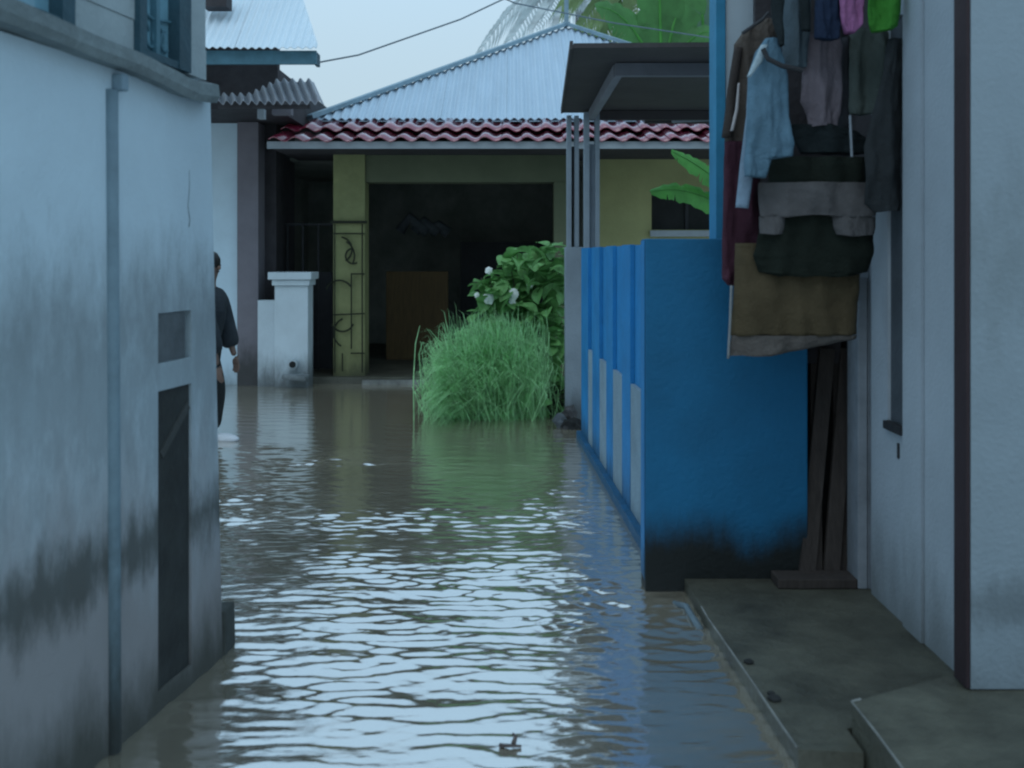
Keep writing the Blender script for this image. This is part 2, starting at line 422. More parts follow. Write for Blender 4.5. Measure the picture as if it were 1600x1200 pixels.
window(W0, lx(118), [(W0, W0 + .06), (lx(98), lx(118))])
boards(lx(118), lx(219))
fw, ms = window(lx(219), lx(299), [(lx(219), lx(230)), (lx(281), lx(299))])
# curved teal shapes over the foot of the second window's panes
bm = bmesh.new()
for cy, r, a0, a1 in ((lx(240), .035, 20, 250), (lx(250), .03, 160, 400), (lx(262), .035, -30, 200), (lx(272), .028, 90, 330)):
    pts = [(-.034, cy + r * math.cos(R(a)), 2.225 + r * 1.2 * math.sin(R(a))) for a in range(a0, a1, 15)]
    tube(bm, pts, .005, 6)
tube(bm, [(-.034, lx(231), 2.30), (-.034, lx(252), 2.285), (-.034, lx(280), 2.30)], .006, 6)
mk('pane_curls', bm, M_teal, fw, local=True)
boards(lx(299), -.08)
bm = bmesh.new(); box(bm, -3.2, -.2, W0 + .02, -.08, 3.3, 3.4); mk('roof', bm, M_canopy, LH, local=True)
# corner kerb block at its foot
mk('corner_stone', B(-1.14, -1.068, 3.83, 3.97, -.4, .17, bev=.012, jit=.01), mat('corner_block', (.05, .055, .05), .9, .3, 5, .5, 20),
   label='small dark mossy block at the foot of the left house corner', cat='stone block')

# ------------------------------------------------------------------ corrugated sheets helper
def corr_sheet(P0, U, V, width, pitch, amp, top=lambda s: 1.0, bot=lambda s: 0.0, thick=.006, s0=0):
    """sheet starting at P0, ribs along V (a vector of full length), width along unit U"""
    bm = bmesh.new(); Nn = U.cross(V).normalized()
    n = max(2, int(width / pitch * 6)); rows = []
    for i in range(n + 1):
        s = width * i / n; a = amp * math.sin(2 * math.pi * (s + s0) / pitch)
        b0, t0 = bot(s), max(top(s), bot(s) + .0005)
        c = P0 + U * s + Nn * a
        rows.append([bm.verts.new(c + V * (b0 + (t0 - b0) * k / 2)) for k in range(3)] + [bm.verts.new(c - Nn * thick + V * (b0 + (t0 - b0) * k / 2)) for k in range(3)])
    for i in range(n):
        A, C = rows[i], rows[i+1]
        for k in (0, 1):
            bm.faces.new((A[k], C[k], C[k+1], A[k+1])); bm.faces.new((A[3+k], A[4+k], C[4+k], C[3+k]))
        bm.faces.new((A[0], A[3], C[3], C[0])); bm.faces.new((A[2], C[2], C[5], A[5]))
    for A in (rows[0], rows[-1]): bm.faces.new((A[0], A[1], A[4], A[3])); bm.faces.new((A[1], A[2], A[5], A[4]))
    return bm

# ------------------------------------------------------------------ neighbour house behind the left corner
NH = thing('neighbour_house', 'white house with pale corrugated zinc roof above teal fascia, behind the left corner', 'house', (-4.2, 12, 0))
mk('wall', B(-7, pX(372, 11.95), 11.95, 12.15, -.4, 3.05), M_nwhite, NH)
mk('pillar', B(pX(372, 11.9) + .003, pX(405, 11.9), 11.85, 12.2, -.4, 3.05), M_mauve, NH)
mk('gable_wall', B(-7, pX(434, 10.9), 10.9, 11.0, 3.06, 3.9), M_soffit, NH)
mk('side_wall', B(-7, pX(434, 10.9) , 11.0, 14, 3.06, 3.5), M_soffit, NH)
zf = pZ(78, 9.6)
mk('fascia', B(-7, pX(494, 9.6), 9.6, 9.64, pZ(100, 9.6), pZ(79, 9.6)), M_teal, NH)
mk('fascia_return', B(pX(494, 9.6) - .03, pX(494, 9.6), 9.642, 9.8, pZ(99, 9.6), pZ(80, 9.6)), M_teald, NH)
V = Vector((0, 1.5, 1.35)); xr = pX(496, 9.55)
x = xr - .76 * 5
for k in range(5):
    xa = x + .76 * k
    def top(s, xa=xa): return max(.02, min(1, (xr + .02 - (xa + s)) / .62))
    mk('roof_sheet', corr_sheet(Vector((xa + .002, 9.5, zf + .0 + .004 * (k % 2))), Vector((1, 0, 0)), V, .757, .072, .011, top, s0=.757*k), M_zinclt, NH, smooth=False)
mk('chimney_box', B(-2.95, -2.72, 9.75, 9.95, pZ(8, 9.7), pZ(-30, 9.7)), M_soffit, NH, label='small dark box standing on the roof')
# lean-to canopy of old corrugated sheet
xa, xb = pX(338, 10), pX(506, 10)
yt = lambda s: (.35 if s < .35 else min(1, .35 + (s - .35) * 1.9))
cn = mk('lean_to_sheet', corr_sheet(Vector((xa, 10, pZ(160, 10))), Vector((1, 0, 0)), Vector((-.16, .30, .27)), xb - xa, .082, .026, yt), M_zincold, NH)
mk('lean_to_beam', B(xa, xb - .15, 10.05, 10.1, pZ(168, 10), pZ(162, 10)), M_soffit, NH)
mk('bracket_block', B(pX(402, 10.4), pX(412, 10.4), 10.4, 10.5, pZ(185, 10.4), pZ(170, 10.4)), M_fascia, NH)
mk('eave_wall', B(pX(425, 10.6), pX(455, 10.6), 10.6, 10.7, pZ(179, 10.6), pZ(164, 10.6)), M_mauve, NH)
mk('dark_wall', B(pX(405, 11.95) + .003, pX(425, 11.95), 12.16, 13.2, -.3, 3.15), M_soffit, NH)

# ------------------------------------------------------------------ gate post and low wall
GP = thing('gate_post', 'white square gate post with stepped cap joined to a low white wall', 'gate post', (-2.5, 11.8, 0))
mk('shaft', B(pX(432, 11.8), pX(484, 11.8), 11.7, 12.0, -.4, pZ(446, 11.75), bev=.01), M_white, GP)
mk('cap', box(B(pX(429, 11.8), pX(487, 11.8), 11.66, 12.04, pZ(446, 11.75) + .001, pZ(437, 11.75), bev=.008), pX(424, 11.8), pX(491, 11.8), 11.62, 12.08, pZ(436.6, 11.75), pZ(425, 11.75), bev=.01), M_white, GP)
mk('low_wall', B(pX(404, 11.8), pX(432, 11.8) - .002, 11.76, 11.94, -.4, pZ(469, 11.8)), M_white, GP)
bm = bmesh.new(); tube(bm, [(pX(460, 11.7), 11.712, .27), (pX(460, 11.7), 11.60, .27)], .055, 14)
pp = mk('pipe_stub', bm, M_white, GP)
bm = bmesh.new(); tube(bm, [(pX(460, 11.7), 11.597, .27), (pX(460, 11.7), 11.590, .27)], .038, 14); mk('pipe_mouth', bm, M_dark, pp)
bm = bmesh.new(); box(bm, pX(443, 11.6), pX(482, 11.6), 11.5, 11.69, .10, .16, bev=.02, jit=.02)
mk('white_bag', bm, M_white, label='white scrap lying at the foot of the white gate post', cat='litter')

# ------------------------------------------------------------------ middle house
MH = thing('tiled_house', 'olive and yellow house across the alley end with zinc roof above red tiles', 'house', (0, 13, 0))
DF = 12.1
xf0_ = pX(419, 11.36)
xl, xr2 = pX(519, DF), pX(571, DF)
zt = pZ(240, DF)
mk('porch_floor', B(-3.2, 1.0, 12.0, 17, -.4, .08), M_walk, MH)
mk('porch_kerb', B(pX(566, 11.97), pX(680, 11.97), 11.95, 11.998, -.3, .05), M_wet, MH)
mk('pillar', B(xl + .01, xr2 - .01, DF + .02, DF + .36, .08, zt - .01), M_stone, MH)
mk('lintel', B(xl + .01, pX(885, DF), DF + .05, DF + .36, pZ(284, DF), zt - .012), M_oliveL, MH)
bpy.data.objects['lintel'].location.y = 0
# the lintel starts right of the pillar
o = bpy.data.objects['lintel']
for v in o.data.vertices:
    if v.co.x < 0 and abs(v.co.x + MH.location.x - (xl + .01)) < .01: v.co.x = xr2 - .008
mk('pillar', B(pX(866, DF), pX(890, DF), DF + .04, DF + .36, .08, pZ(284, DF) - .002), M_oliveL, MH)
mk('soffit', B(xf0_, 4.6, 11.36, 12.9, zt + .006, zt + .04), M_inner, MH)
# folded iron grille standing against the pillar
bm = bmesh.new(); yg = DF - .03; rr_ = .011
PXp = lambda x, y: (pX(x, yg), yg, pZ(y, yg))
for a, b in (((521, 365), (570, 365)), ((548, 428), (570, 428)), ((521, 492), (570, 490)), ((548, 552), (570, 552)), ((549, 428), (549, 545)), ((535, 552), (535, 580)), ((566, 350), (566, 582)), ((523, 350), (523, 582))):
    tube(bm, [PXp(*a), PXp(*b)], rr_ * .8, 6)
for cx, cy, r, a0, a1 in ((530, 390, 20, -80, 60), (528, 400, 26, -60, 30), (535, 500, 18, 20, 170), (545, 520, 24, 120, 250), (530, 460, 22, 200, 330), (552, 400, 12, 60, 260)):
    tube(bm, [PXp(cx + r * math.cos(R(a)), cy + r * math.sin(R(a))) for a in range(a0, a1 + 1, 14)], rr_, 6)
gl_ = thing('iron_grille', 'thin scrolled iron grille standing against the yellow-green porch pillar', 'grille', (pX(545, yg), yg, .08))
mk('scrollwork', bm, M_joint, gl_)
mk('pillar_cap', B(xl - .015, xr2 + .015, DF - .03, DF + .03, pZ(349, DF), pZ(345, DF)), M_joint, MH)
# garage interior
bm = bmesh.new()
box(bm, -3.3, 1.0, 16.6, 16.8, .08, zt); box(bm, -3.5, -3.3, 12.5, 16.8, .08, zt); box(bm, .95, 1.05, 12.9, 16.6, .08, zt - .01)
mk('inner_wall', bm, M_inner, MH)
mk('inner_ceiling', B(-3.3, .95, 12.91, 16.6, zt - .01, zt + .03), M_inner, MH)
mk('door', B(pX(603, 14), pX(700, 14), 14.0, 14.06, .08, pZ(424, 14), bev=.01), M_brown, MH, label='brown wooden panel standing inside the dark porch')
mk('door', B(pX(486, 12.9), pX(519, 12.9), 12.9, 12.95, .08, pZ(425, 12.9)), M_greyd, MH, label='dark grey door leaf beside the stone pillar')
bm = bmesh.new()
for k in range(5): box(bm, pX(424 + k * 24, 12.6), pX(424 + k * 24, 12.6) + .02, 12.6, 12.62, .1, pZ(350, 12.6))
for z in (.4, 1.0, pZ(352, 12.6)): box(bm, pX(420, 12.6), pX(519, 12.6), 12.625, 12.64, z, z + .025)
mk('iron_gate', bm, M_greyd, MH)
# pale bundle hanging inside
bm = bmesh.new()
for i in range(3): tube(bm, [(pX(625 + i*22, 15), 15 + .05*i, pZ(362, 15)), (pX(640 + i*22, 15), 15 + .05*i, pZ(340 + 6*i, 15)), (pX(668 + i*16, 15), 15 + .05*i, pZ(364, 15))], .085, 8)
mk('cloth_bundle', bm, M_vent, label='faint grey bundle on a rail inside the dark porch', cat='cloth', smooth=True)
mk('inner_cabinet', B(pX(720, 15.5), pX(858, 15.5), 15.4, 16.4, .08, pZ(378, 15.4)), M_greyd, MH)
# yellow wall with window
DY = 12.7
wx0, wx1, wz0, wz1 = pX(1018, DY), pX(1130, DY), pZ(359, DY), pZ(300, DY)
bm = bmesh.new()
box(bm, 1.056, wx0, DY, DY + .15, -.4, zt); box(bm, wx0, wx1, DY, DY + .15, -.4, wz0); box(bm, wx0, wx1, DY, DY + .15, wz1, zt); box(bm, wx1, 4.6, DY, DY + .15, -.4, zt)
mk('front_wall', bm, M_yellow, MH)
fwn = mk('window', B(wx0 - .02, wx1, DY - .05, DY - .003, wz0 - .085, wz0 - .01), M_fascia, MH)
mk('pane', B(wx0, wx1, DY + .06, DY + .07, wz0, wz1), M_dark, fwn)
mk('mullion', B((wx0 + wx1)/2 - .02, (wx0 + wx1)/2 + .02, DY + .03, DY + .058, wz0, wz1), M_greyd, fwn)
# fascia
xf0 = pX(417, 11.3)
mk('fascia', B(xf0, 4.6, 11.3, 11.34, pZ(232, 11.3), pZ(221, 11.3)), M_fascia, MH)
# red tiles, two visible courses
tp = .232; r0 = Vector((xf0 + .03, 11.24, pZ(218, 11.24))); sl = Vector((0, .62, .185))
def tile_mesh():
    bm = bmesh.new(); n = 8; g = []
    Nn = Vector((1, 0, 0)).cross(sl).normalized()
    for k in range(2):
        for j, th in enumerate((0, -.014)):
            row = []
            for i in range(n + 1):
                s = i / n; h = .036 * math.sin(2 * math.pi * s) * .72 + (.012 if k == 0 else -.004)
                row.append(bm.verts.new(Vector((s * tp * 1.02, 0, 0)) + sl * k * 1.1 + Nn * (h + th)))
            g.append(row)
    a, b, c, d = g
    for i in range(n):
        bm.faces.new((a[i], a[i+1], c[i+1], c[i])); bm.faces.new((b[i], d[i], d[i+1], b[i+1]))
        bm.faces.new((a[i], b[i], b[i+1], a[i+1])); bm.faces.new((c[i], c[i+1], d[i+1], d[i]))
    bm.faces.new((a[0], c[0], d[0], b[0])); bm.faces.new((a[-1], b[-1], d[-1], c[-1]))
    me = bpy.data.meshes.new('tile')
    bmesh.ops.recalc_face_normals(bm, faces=bm.faces)
    bm.to_mesh(me); bm.free(); me.materials.append(M_tile)
    for p in me.polygons: p.use_smooth = len(p.vertices) == 4
    return me
tm = tile_mesh()
base = root_loc(MH)
for row in range(2):
    for k in range(31):
        o = link('tile', tm, MH, r0 + sl * row + Vector((k * tp + random.uniform(-.004, .004), random.uniform(-.006, .006), random.uniform(-.004, .004))) - base)
        o.rotation_euler = (random.uniform(-.02, .02) + (-.05 if row == 0 else .0), random.uniform(-.02, .02), 0)
bm = bmesh.new(); n = 6
mk('roof_underlay', bm := fprism(bm, [(xf0 + .02, 2.70), (4.6, 2.70), (4.6, 2.72), (xf0 + .02, 2.72)], 11.36, 12.9), M_soffit, MH)
mk('fascia_backing', B(xf0 + .35, 4.6, 12.55, 12.6, 2.73, pZ(190, 12.5)), M_soffit, MH)
# zinc hip roof, ribbed sheets
ze = pZ(186, 12.45); PK = px(885, 42, 16); e0 = pX(483, 12.45); e1 = 2 * PK.x - e0
V = Vector((0, 16 - 12.45, PK.z - ze)); half = (e1 - e0) / 2
sw = .80; k = 0; x = e0
while x < e1 - .05:
    wd = min(sw, e1 - x)
    def top(s, x=x): return max(0.0, 1 - abs(x + s - PK.x) / half)
    mk('roof_sheet', corr_sheet(Vector((x + .0015, 12.45, ze + .003 * (k % 2))), Vector((1, 0, 0)), V, wd - .003, .1, .016, top, s0=x), M_zinc, MH)
    x += sw; k += 1
for s in (e0, e1):
    a = Vector((s, 12.43, ze + .02)); b = PK + Vector((0, 0, .05))
    pts = [a.lerp(b, t) + Vector((0, 0, -.07 * math.sin(math.pi * t) if s == e0 else 0)) for t in (0, .25, .5, .75, 1)]
    mk('ridge_cap', bar(bmesh.new(), a, b, .16, .05), M_cap, MH)
bm = bmesh.new(); vs = [bm.verts.new(p) for p in (Vector((e0, 12.45, ze - .03)), Vector((e1, 12.45, ze - .03)), PK + Vector((0, 0, -.05)), Vector((e0, 20.5, ze - .03)), Vector((e1, 20.5, ze - .03)))]
bm.faces.new((vs[0], vs[3], vs[4], vs[1])); bm.faces.new((vs[0], vs[2], vs[3])); bm.faces.new((vs[1], vs[4], vs[2])); bm.faces.new((vs[3], vs[2], vs[4])); bm.faces.new((vs[0], vs[1], vs[2]))
mk('roof_back', bm, M_zinc, MH)
bm = bmesh.new(); tube(bm, [PK, PK + Vector((0, 0, 1.6))], .035, 8)
tube(bm, [PK + Vector((-.4, 0, 1.5)), PK + Vector((.5, 0, 1.5))], .015, 6)
mk('antenna_mast', bm, M_cap, label='thin mast standing on the peak of the zinc hip roof', cat='antenna')

# ------------------------------------------------------------------ carport: columns + canopy
CP = thing('carport', 'brown flat carport canopy on slim grey plastered columns behind the blue fence', 'carport', (.6, 9.2, 0))
zc = 2.80
D1 = 9.3
mk('column', B(pX(883, D1), pX(912, D1), D1, D1 + .16, -.4, pZ(386, D1), bev=.008), M_conc, CP)
mk('column', B(pX(886, D1), pX(893, D1), D1 + .01, D1 + .12, pZ(386, D1) + .002, zc - .02), M_conc, CP)
mk('column', B(pX(898, D1), pX(905, D1), D1 + .03, D1 + .13, pZ(386, D1) + .002, zc - .02), M_conc, CP)
mk('column_web', B(pX(893, D1) + .002, pX(898, D1) - .002, D1 + .05, D1 + .10, pZ(322, D1), zc - .3), M_greyd, CP)
mk('column', B(pX(913, 9.1), pX(921, 9.1), 9.1, 9.22, 1.2, zc - .02), M_conc, CP)
mk('column', B(pX(930, 9.1), pX(937, 9.1), 9.1, 9.22, 1.2, zc - .02), M_conc, CP)
mk('column_web', B(pX(921, 9.1) + .002, pX(930, 9.1) - .002, 9.14, 9.20, 1.2, zc - .3), M_conc, CP)
# canopy slab
bm = prism(bmesh.new(), [(pX(896, 6.4), 6.4), (1.75, 6.35), (2.6, 9.3), (pX(880, 9.3), 9.3)], zc, zc + .03)
mk('canopy', bm, M_canopy, CP)
mk('edge_trim', bar(bmesh.new(), (pX(896, 6.4) - .012, 6.4, zc + .02), (pX(880, 9.3) - .012, 9.3, zc + .02), .02, .05), M_canopy, CP)
zb = zc - .045
bx0, bx1 = pX(966, 6.9) , pX(925, 9.1)
mk('beam', bar(bmesh.new(), (bx0, 6.94, zb), (bx1, 9.15, zb), .055, .085), M_beam, CP)
mk('beam', bar(bmesh.new(), (bx0 - .02, 6.9, zb - .002), (1.8, 6.9, zb - .002), .055, .085), M_beam, CP)
mk('beam', bar(bmesh.new(), (bx1 + .04, 9.15, zb), (2.5, 9.15, zb), .05, .08), M_canopy, CP)
mk('back_panel', B(1.2, 2.6, 9.24, 9.3, pZ(181, 9.25) , zc - .1), M_canopy, CP)
mk('pale_board', bar(bmesh.new(), (pX(1050, 9.2), 9.22, pZ(187, 9.2)), (pX(1135, 9.2), 9.22, pZ(183, 9.2)), .02, .05), M_fascia, CP)

# ------------------------------------------------------------------ blue fence along the alley
FE = thing('blue_fence', 'bright blue fence of tall pillars with low pale blocks between them, standing in the water', 'fence', (.68, 6.5, 0))
A = Vector((.70, 5.35)); Bv = Vector((.585, 8.35)); dv = (Bv - A).normalized(); nv = Vector((-dv.y, dv.x))   # nv points into the alley (-x)
if nv.x > 0: nv = -nv
def fbox(s0, s1, o0, o1, z0, z1):
    p = [A + dv * s0 + nv * o0, A + dv * s1 + nv * o0, A + dv * s1 + nv * o1, A + dv * s0 + nv * o1]
    return prism(bmesh.new(), [(q.x, q.y) for q in p], z0, z1)
ztop = 1.565
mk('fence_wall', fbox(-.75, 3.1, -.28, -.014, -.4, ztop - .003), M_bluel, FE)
mk('footing', fbox(-.75, 3.1, -.013, .05, -.4, .06), M_bluel, FE)
for i, (a, b) in enumerate(((.458, .78), (1.19, 1.50), (1.88, 2.30), (2.59, 3.08))):
    mk('pillar', fbox(a, b, -.013, .012, .062, ztop), M_bluel, FE)
for i, (a, b) in enumerate(((-.4, .456), (.782, 1.188), (1.502, 1.878), (2.302, 2.588))):
    mk('low_block', fbox(a, b, -.013, .010, .062, .775), M_palec, FE)
# end slab facing the eye
BW = thing('blue_wall', 'wide dark blue garden wall with black damp stain along its foot, facing the eye', 'wall', (.95, 4.6, 0))
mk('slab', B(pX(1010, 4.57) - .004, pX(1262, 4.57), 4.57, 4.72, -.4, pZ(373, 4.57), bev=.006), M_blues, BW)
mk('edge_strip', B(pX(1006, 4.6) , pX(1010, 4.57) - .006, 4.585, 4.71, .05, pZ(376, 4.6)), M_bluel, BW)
# rubble by the column foot
rb = [(878, 660, .07), (890, 650, .06), (897, 665, .08), (884, 672, .05), (903, 672, .05), (892, 678, .04)]
for i, (a, b, r) in enumerate(rb):
    p = px(a, b, 8.9); bm = bmesh.new(); bmesh.ops.create_icosphere(bm, subdivisions=2, radius=r)
    for v in bm.verts: v.co *= 1 + .9 * noise.noise(v.co * 16 + Vector((i*5, 0, 0)))
    bmesh.ops.translate(bm, verts=bm.verts, vec=(p.x, 8.9 + (b % 7) * .03, max(-.01, p.z)))
    mk('rubble_stone', bm, M_dark if i in (2, 4) else (M_mauve if i % 2 else M_vent), group='rubble at the column foot',
       label=['grey left lump of rubble at the foot of the grey carport column', 'mauve topmost lump of rubble at the foot of the grey carport column', 'dark rubble lump against the first blue fence pillar', 'lowest left mauve lump in the rubble by the grey column', 'dark rubble lump nearest the blue fence footing', 'small mauve rubble lump lowest in the water by the blue fence'][i], cat='stone')

# ------------------------------------------------------------------ right walkway
bm = prism(bmesh.new(), [(.77, 4.568), (.785, 4.06), (.81, 3.5), (.835, 2.99), (1.02, 2.97), (1.02, 3.12), (1.4, 3.3), (3.2, 3.3), (3.2, 6.5), (1.35, 6.5), (1.35, 4.568)], -.4, .06)
mk('walkway', bm, M_walk, kind='structure')
bm = bmesh.new()
pts = [(.778, 4.2, .062), (.782, 4.06, .063), (.80, 3.7, .064), (.812, 3.45, .062), (.822, 3.2, .063), (.835, 3.0, .06)]
tube(bm, [(a + .006 * noise.noise((b * 9, 0, 0)), b, c) for a, b, c in pts], .004, 6)
mk('walkway_edge', bm, M_wet, kind='structure')
for (a, b, r, lb) in ((.835, 3.62, .018, 'farther dark pebble on the chipped walkway edge'), (.85, 3.32, .022, 'larger nearer dark pebble on the chipped walkway edge'), (.848, 3.36, .013, 'tiny dark pebble touching the larger pebble on the walkway edge')):
    bm = bmesh.new(); bmesh.ops.create_icosphere(bm, subdivisions=2, radius=r)
    for v in bm.verts: v.co.z *= .5; v.co *= 1 + .3 * noise.noise(v.co * 40)
    bmesh.ops.translate(bm, verts=bm.verts, vec=(a, b, .066))
    mk('pebble', bm, M_dark, group='pebbles on the walkway edge', label=lb, cat='pebble')
bm = prism(bmesh.new(), [(1.03, 1.6), (3.2, 1.6), (3.2, 3.297), (1.405, 3.297), (1.03, 3.10)], -.4, .15)
mk('raised_slab', bm, M_walk, kind='structure')
bm = prism(bmesh.new(), [(.86, 1.6), (1.00, 1.6), (1.00, 2.90), (.86, 2.92)], -.4, .012)
mk('lower_step', bm, M_walk, kind='structure')
bm = bmesh.new(); tube(bm, [(1.028, 3.10, .151), (1.03, 2.9, .152), (1.028, 2.6, .15), (1.03, 2.3, .151)], .0035, 6); tube(bm, [(1.03, 3.1, .151), (1.06, 3.115, .151)], .005, 6)
mk('slab_edge', bm, M_wet, kind='structure')
# a flap of torn plastic where the water meets the walk
bm = bmesh.new(); tube(bm, [(.70, 4.42, .0), (.74, 4.35, .012), (.745, 4.2, .01), (.755, 4.1, .004)], .014, 6)
mk('plastic_scrap', bm, M_palec, label='torn pale plastic scrap at the water edge in front of the blue wall', cat='litter', smooth=True)

# ------------------------------------------------------------------ right house
RH = thing('grey_house', 'grey-blue plastered house on the right with open door and recessed shutter', 'house', (1.9, 3.8, 0))
XW = 1.53
r0_, r1_ = 3.99, 4.17       # recess
bm = bmesh.new()
box(bm, XW, XW + .15, 3.3, r0_, .062, 3.4); box(bm, XW, XW + .15, r1_, 4.36, .062, 3.4)
box(bm, XW, XW + .15, r0_, r1_, .062, .83); box(bm, XW, XW + .15, r0_, r1_, 2.45, 3.4)
mk('wall', bm, M_rwall, RH)
wf = mk('window', B(XW - .02, XW + .01, r0_, r1_, .80, .832), M_greyd, RH, label='narrow shuttered window recess')
mk('shutter', B(XW + .012, XW + .05, r0_ + .002, r1_ - .002, .834, 2.448), mat('shutter_grey', (.07, .085, .10), .8, .2, 4, .2, 40), wf)
mk('stain_pin', B(XW - .006, XW, 4.04, 4.055, .70, .76), M_greyd, RH)
mk('corner_post', B(XW - .012, XW - .001, 3.80, 3.98, .062, 3.4), M_rwall, RH)
dr = mk('door', B(1.425, 2.35, 3.18, 3.27, .155, 2.7), M_rdoor, RH, label='pale open door leaf with dark maroon edge')
mk('door_edge', B(1.412, 1.4235, 3.182, 3.272, .157, 2.7), M_maroon, dr)
mk('door_frame', B(XW - .03, XW + .0, 3.20 + .09, 3.298, .062, 2.9), M_maroon, RH)
mk('back_wall', B(pX(1134, 4.95), 1.56, 4.95, 5.1, .06, 4.2), M_pwall, RH)
mk('blue_corner_post', B(pX(1119, 4.93), pX(1134, 4.93) - .002, 4.93, 5.1, .06, 4.2), M_post, RH)
mk('doorway_shade', B(1.22, 1.56, 4.83, 4.94, .062, 1.62), M_dark, RH)  # solid block, the doorway's shade is put into its dark colour
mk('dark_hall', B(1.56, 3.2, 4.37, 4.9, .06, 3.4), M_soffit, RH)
mk('added_shade_roof', B(1.06, 3.2, 3.0, 5.3, 3.42, 3.5), M_canopy, RH)  # unseen roof, added to keep the laundry and doorway dark
mk('passage_shade', B(1.13, 1.53, 4.76, 4.80, 1.0, 3.4), M_soffit, RH)  # dark sheet behind the clothes, shade of the passage put into its colour
# leaning planks
for i, (a, b, c, d, wd) in enumerate(((1292, 545, 1258, 925, .07), (1325, 545, 1296, 925, .07), (1274, 560, 1275, 925, .05), (1308, 545, 1322, 925, .06))):
    Dd = 4.62 + .02 * i
    p, q = px(a, b, Dd + .12), px(c, d, Dd - .08)
    mk('plank', bar(bmesh.new(), p, q, wd, .025), M_wood, label=['dark brown plank leaning outermost beside the blue wall end', 'dark brown plank leaning next to the pale boards', 'short dark upright plank touching the blue wall end', 'dark upright plank between the two slanting planks'][i], cat='plank', group='planks leaning beside the blue wall')
mk('timber_block', B(pX(1216, 4.42), pX(1340, 4.42), 4.42, 4.55, .062, .105, bev=.006), M_wood, label='low dark timber lying across the foot of the leaning planks', cat='timber')
for i, (xa_, xb_, yt_, Dd) in enumerate(((1366, 1384, 320, 4.37), (1356, 1366, 375, 4.43), (1341, 1356, 434, 4.42), (1335, 1341, 520, 4.50))):
    mk('pale_board', B(pX(xa_, Dd), pX(xb_, Dd) - .002, Dd, Dd + .10, .062, pZ(yt_, Dd), bev=.004, jit=.002), M_pboard, cat='board', group='pale boards stacked upright',
       label=['tallest pale board standing against the right house wall', 'second tallest pale board in the upright stack by the right wall', 'pale board with rounded top, third in the upright stack', 'shortest thin pale board at the left of the upright stack'][i])

# ------------------------------------------------------------------ laundry
LN = bmesh.new(); tube(LN, [(.85, 4.35, 2.66), (1.2, 4.2, 2.62), (1.53, 4.05, 2.62)], .006, 6)
tube(LN, [(.9, 4.0, 2.66), (1.2, 3.95, 2.64), (1.53, 3.85, 2.62)], .006, 6)
mk('clothes_line', LN, M_wire, label='clothes line strung under the added roof by the right house', cat='clothes line')
def cloth_bm(rows, D, thick=.025, fold=.02, freq=45, tilt=0, seed=0, cols=20, sub=9):
    rr = []
    for i in range(len(rows) - 1):
        for k in range(sub):
            t = k / sub; rr.append([rows[i][j] * (1 - t) + rows[i+1][j] * t for j in range(3)])
    rr.append(list(rows[-1]))
    bm = bmesh.new(); F, Bk = [], []
    for ri, (y, a, b) in enumerate(rr):
        f, g = [], []
        for c in range(cols + 1):
            s = c / cols; x = a + (b - a) * s
            dp = D + tilt * (s - .5) 
            wob = fold * (.35 * math.sin(x * .16 + seed + .9 * math.sin(y / 50 + seed)) + 1.7 * noise.noise((x / 26 + seed, y / 85, seed)) + .7 * noise.noise((x / 8, y / 30, seed)) + .35 * noise.noise((x / 3.5, y / 9, seed)))
            bulge = thick * math.sqrt(max(0, 1 - (2 * s - 1) ** 2))
            P = px(x, y + 4 * noise.noise((x / 30, seed, 0)) * (ri == len(rr) - 1), dp)
            f.append(bm.verts.new(P + Vector((0, wob - bulge, 0)))); g.append(bm.verts.new(P + Vector((0, wob + bulge + .004, 0))))
        F.append(f); Bk.append(g)
    for i in range(len(F) - 1):
        for c in range(cols):
            bm.faces.new((F[i][c], F[i][c+1], F[i+1][c+1], F[i+1][c])); bm.faces.new((Bk[i][c], Bk[i+1][c], Bk[i+1][c+1], Bk[i][c+1]))
        bm.faces.new((F[i][0], F[i+1][0], Bk[i+1][0], Bk[i][0])); bm.faces.new((F[i][-1], Bk[i][-1], Bk[i+1][-1], F[i+1][-1]))
    for c in range(cols):
        bm.faces.new((F[0][c], Bk[0][c], Bk[0][c+1], F[0][c+1])); bm.faces.new((F[-1][c], F[-1][c+1], Bk[-1][c+1], Bk[-1][c]))
    return bm
def cmat(n, col): return mat('cloth_' + n, col, .9, .18, 9, .35, 90, spec=.15)
def garment(name, label, cat, rows, D, m, parts=(), **kw):
    t = thing(name, label, cat, px((rows[0][1] + rows[0][2]) / 2, rows[-1][0], D), group='laundry hanging by the right house')
    mk('cloth_body', cloth_bm(rows, D, seed=D * 9 + rows[0][1], **kw), m, t, smooth=True)
    for (pn, prow, pm, dd, kk) in parts:
        mk(pn, cloth_bm(prow, D + dd, seed=prow[0][1], **kk), pm, t, smooth=True)
    return t
garment('jacket', 'long dark jacket hanging leftmost, tan above and maroon below', 'jacket',
        [(32, 1186, 1212), (50, 1160, 1215), (70, 1147, 1215), (140, 1141, 1212), (215, 1131, 1195), (222, 1131, 1192)], 4.32, cmat('tan', (.085, .072, .062)), thick=.03, fold=.02,
        parts=[('lower_panel', [(222, 1131, 1190), (300, 1129, 1190), (400, 1127, 1188), (436, 1127, 1182), (446, 1136, 1176)], cmat('maroon', (.055, .022, .034)), .0, dict(thick=.03, fold=.02)),
               ('pale_stripe', [(130, 1153, 1156), (170, 1149, 1154), (205, 1141, 1146)], cmat('stripe', (.40, .38, .38)), -.075, dict(thick=.004, fold=.002, cols=3)),
               ('sleeve', [(75, 1147, 1160), (140, 1137, 1152), (215, 1128, 1143)], cmat('dark_tan', (.045, .038, .035)), -.03, dict(thick=.02, fold=.006, cols=6))])
LB = cmat('light_blue', (.10, .185, .25))
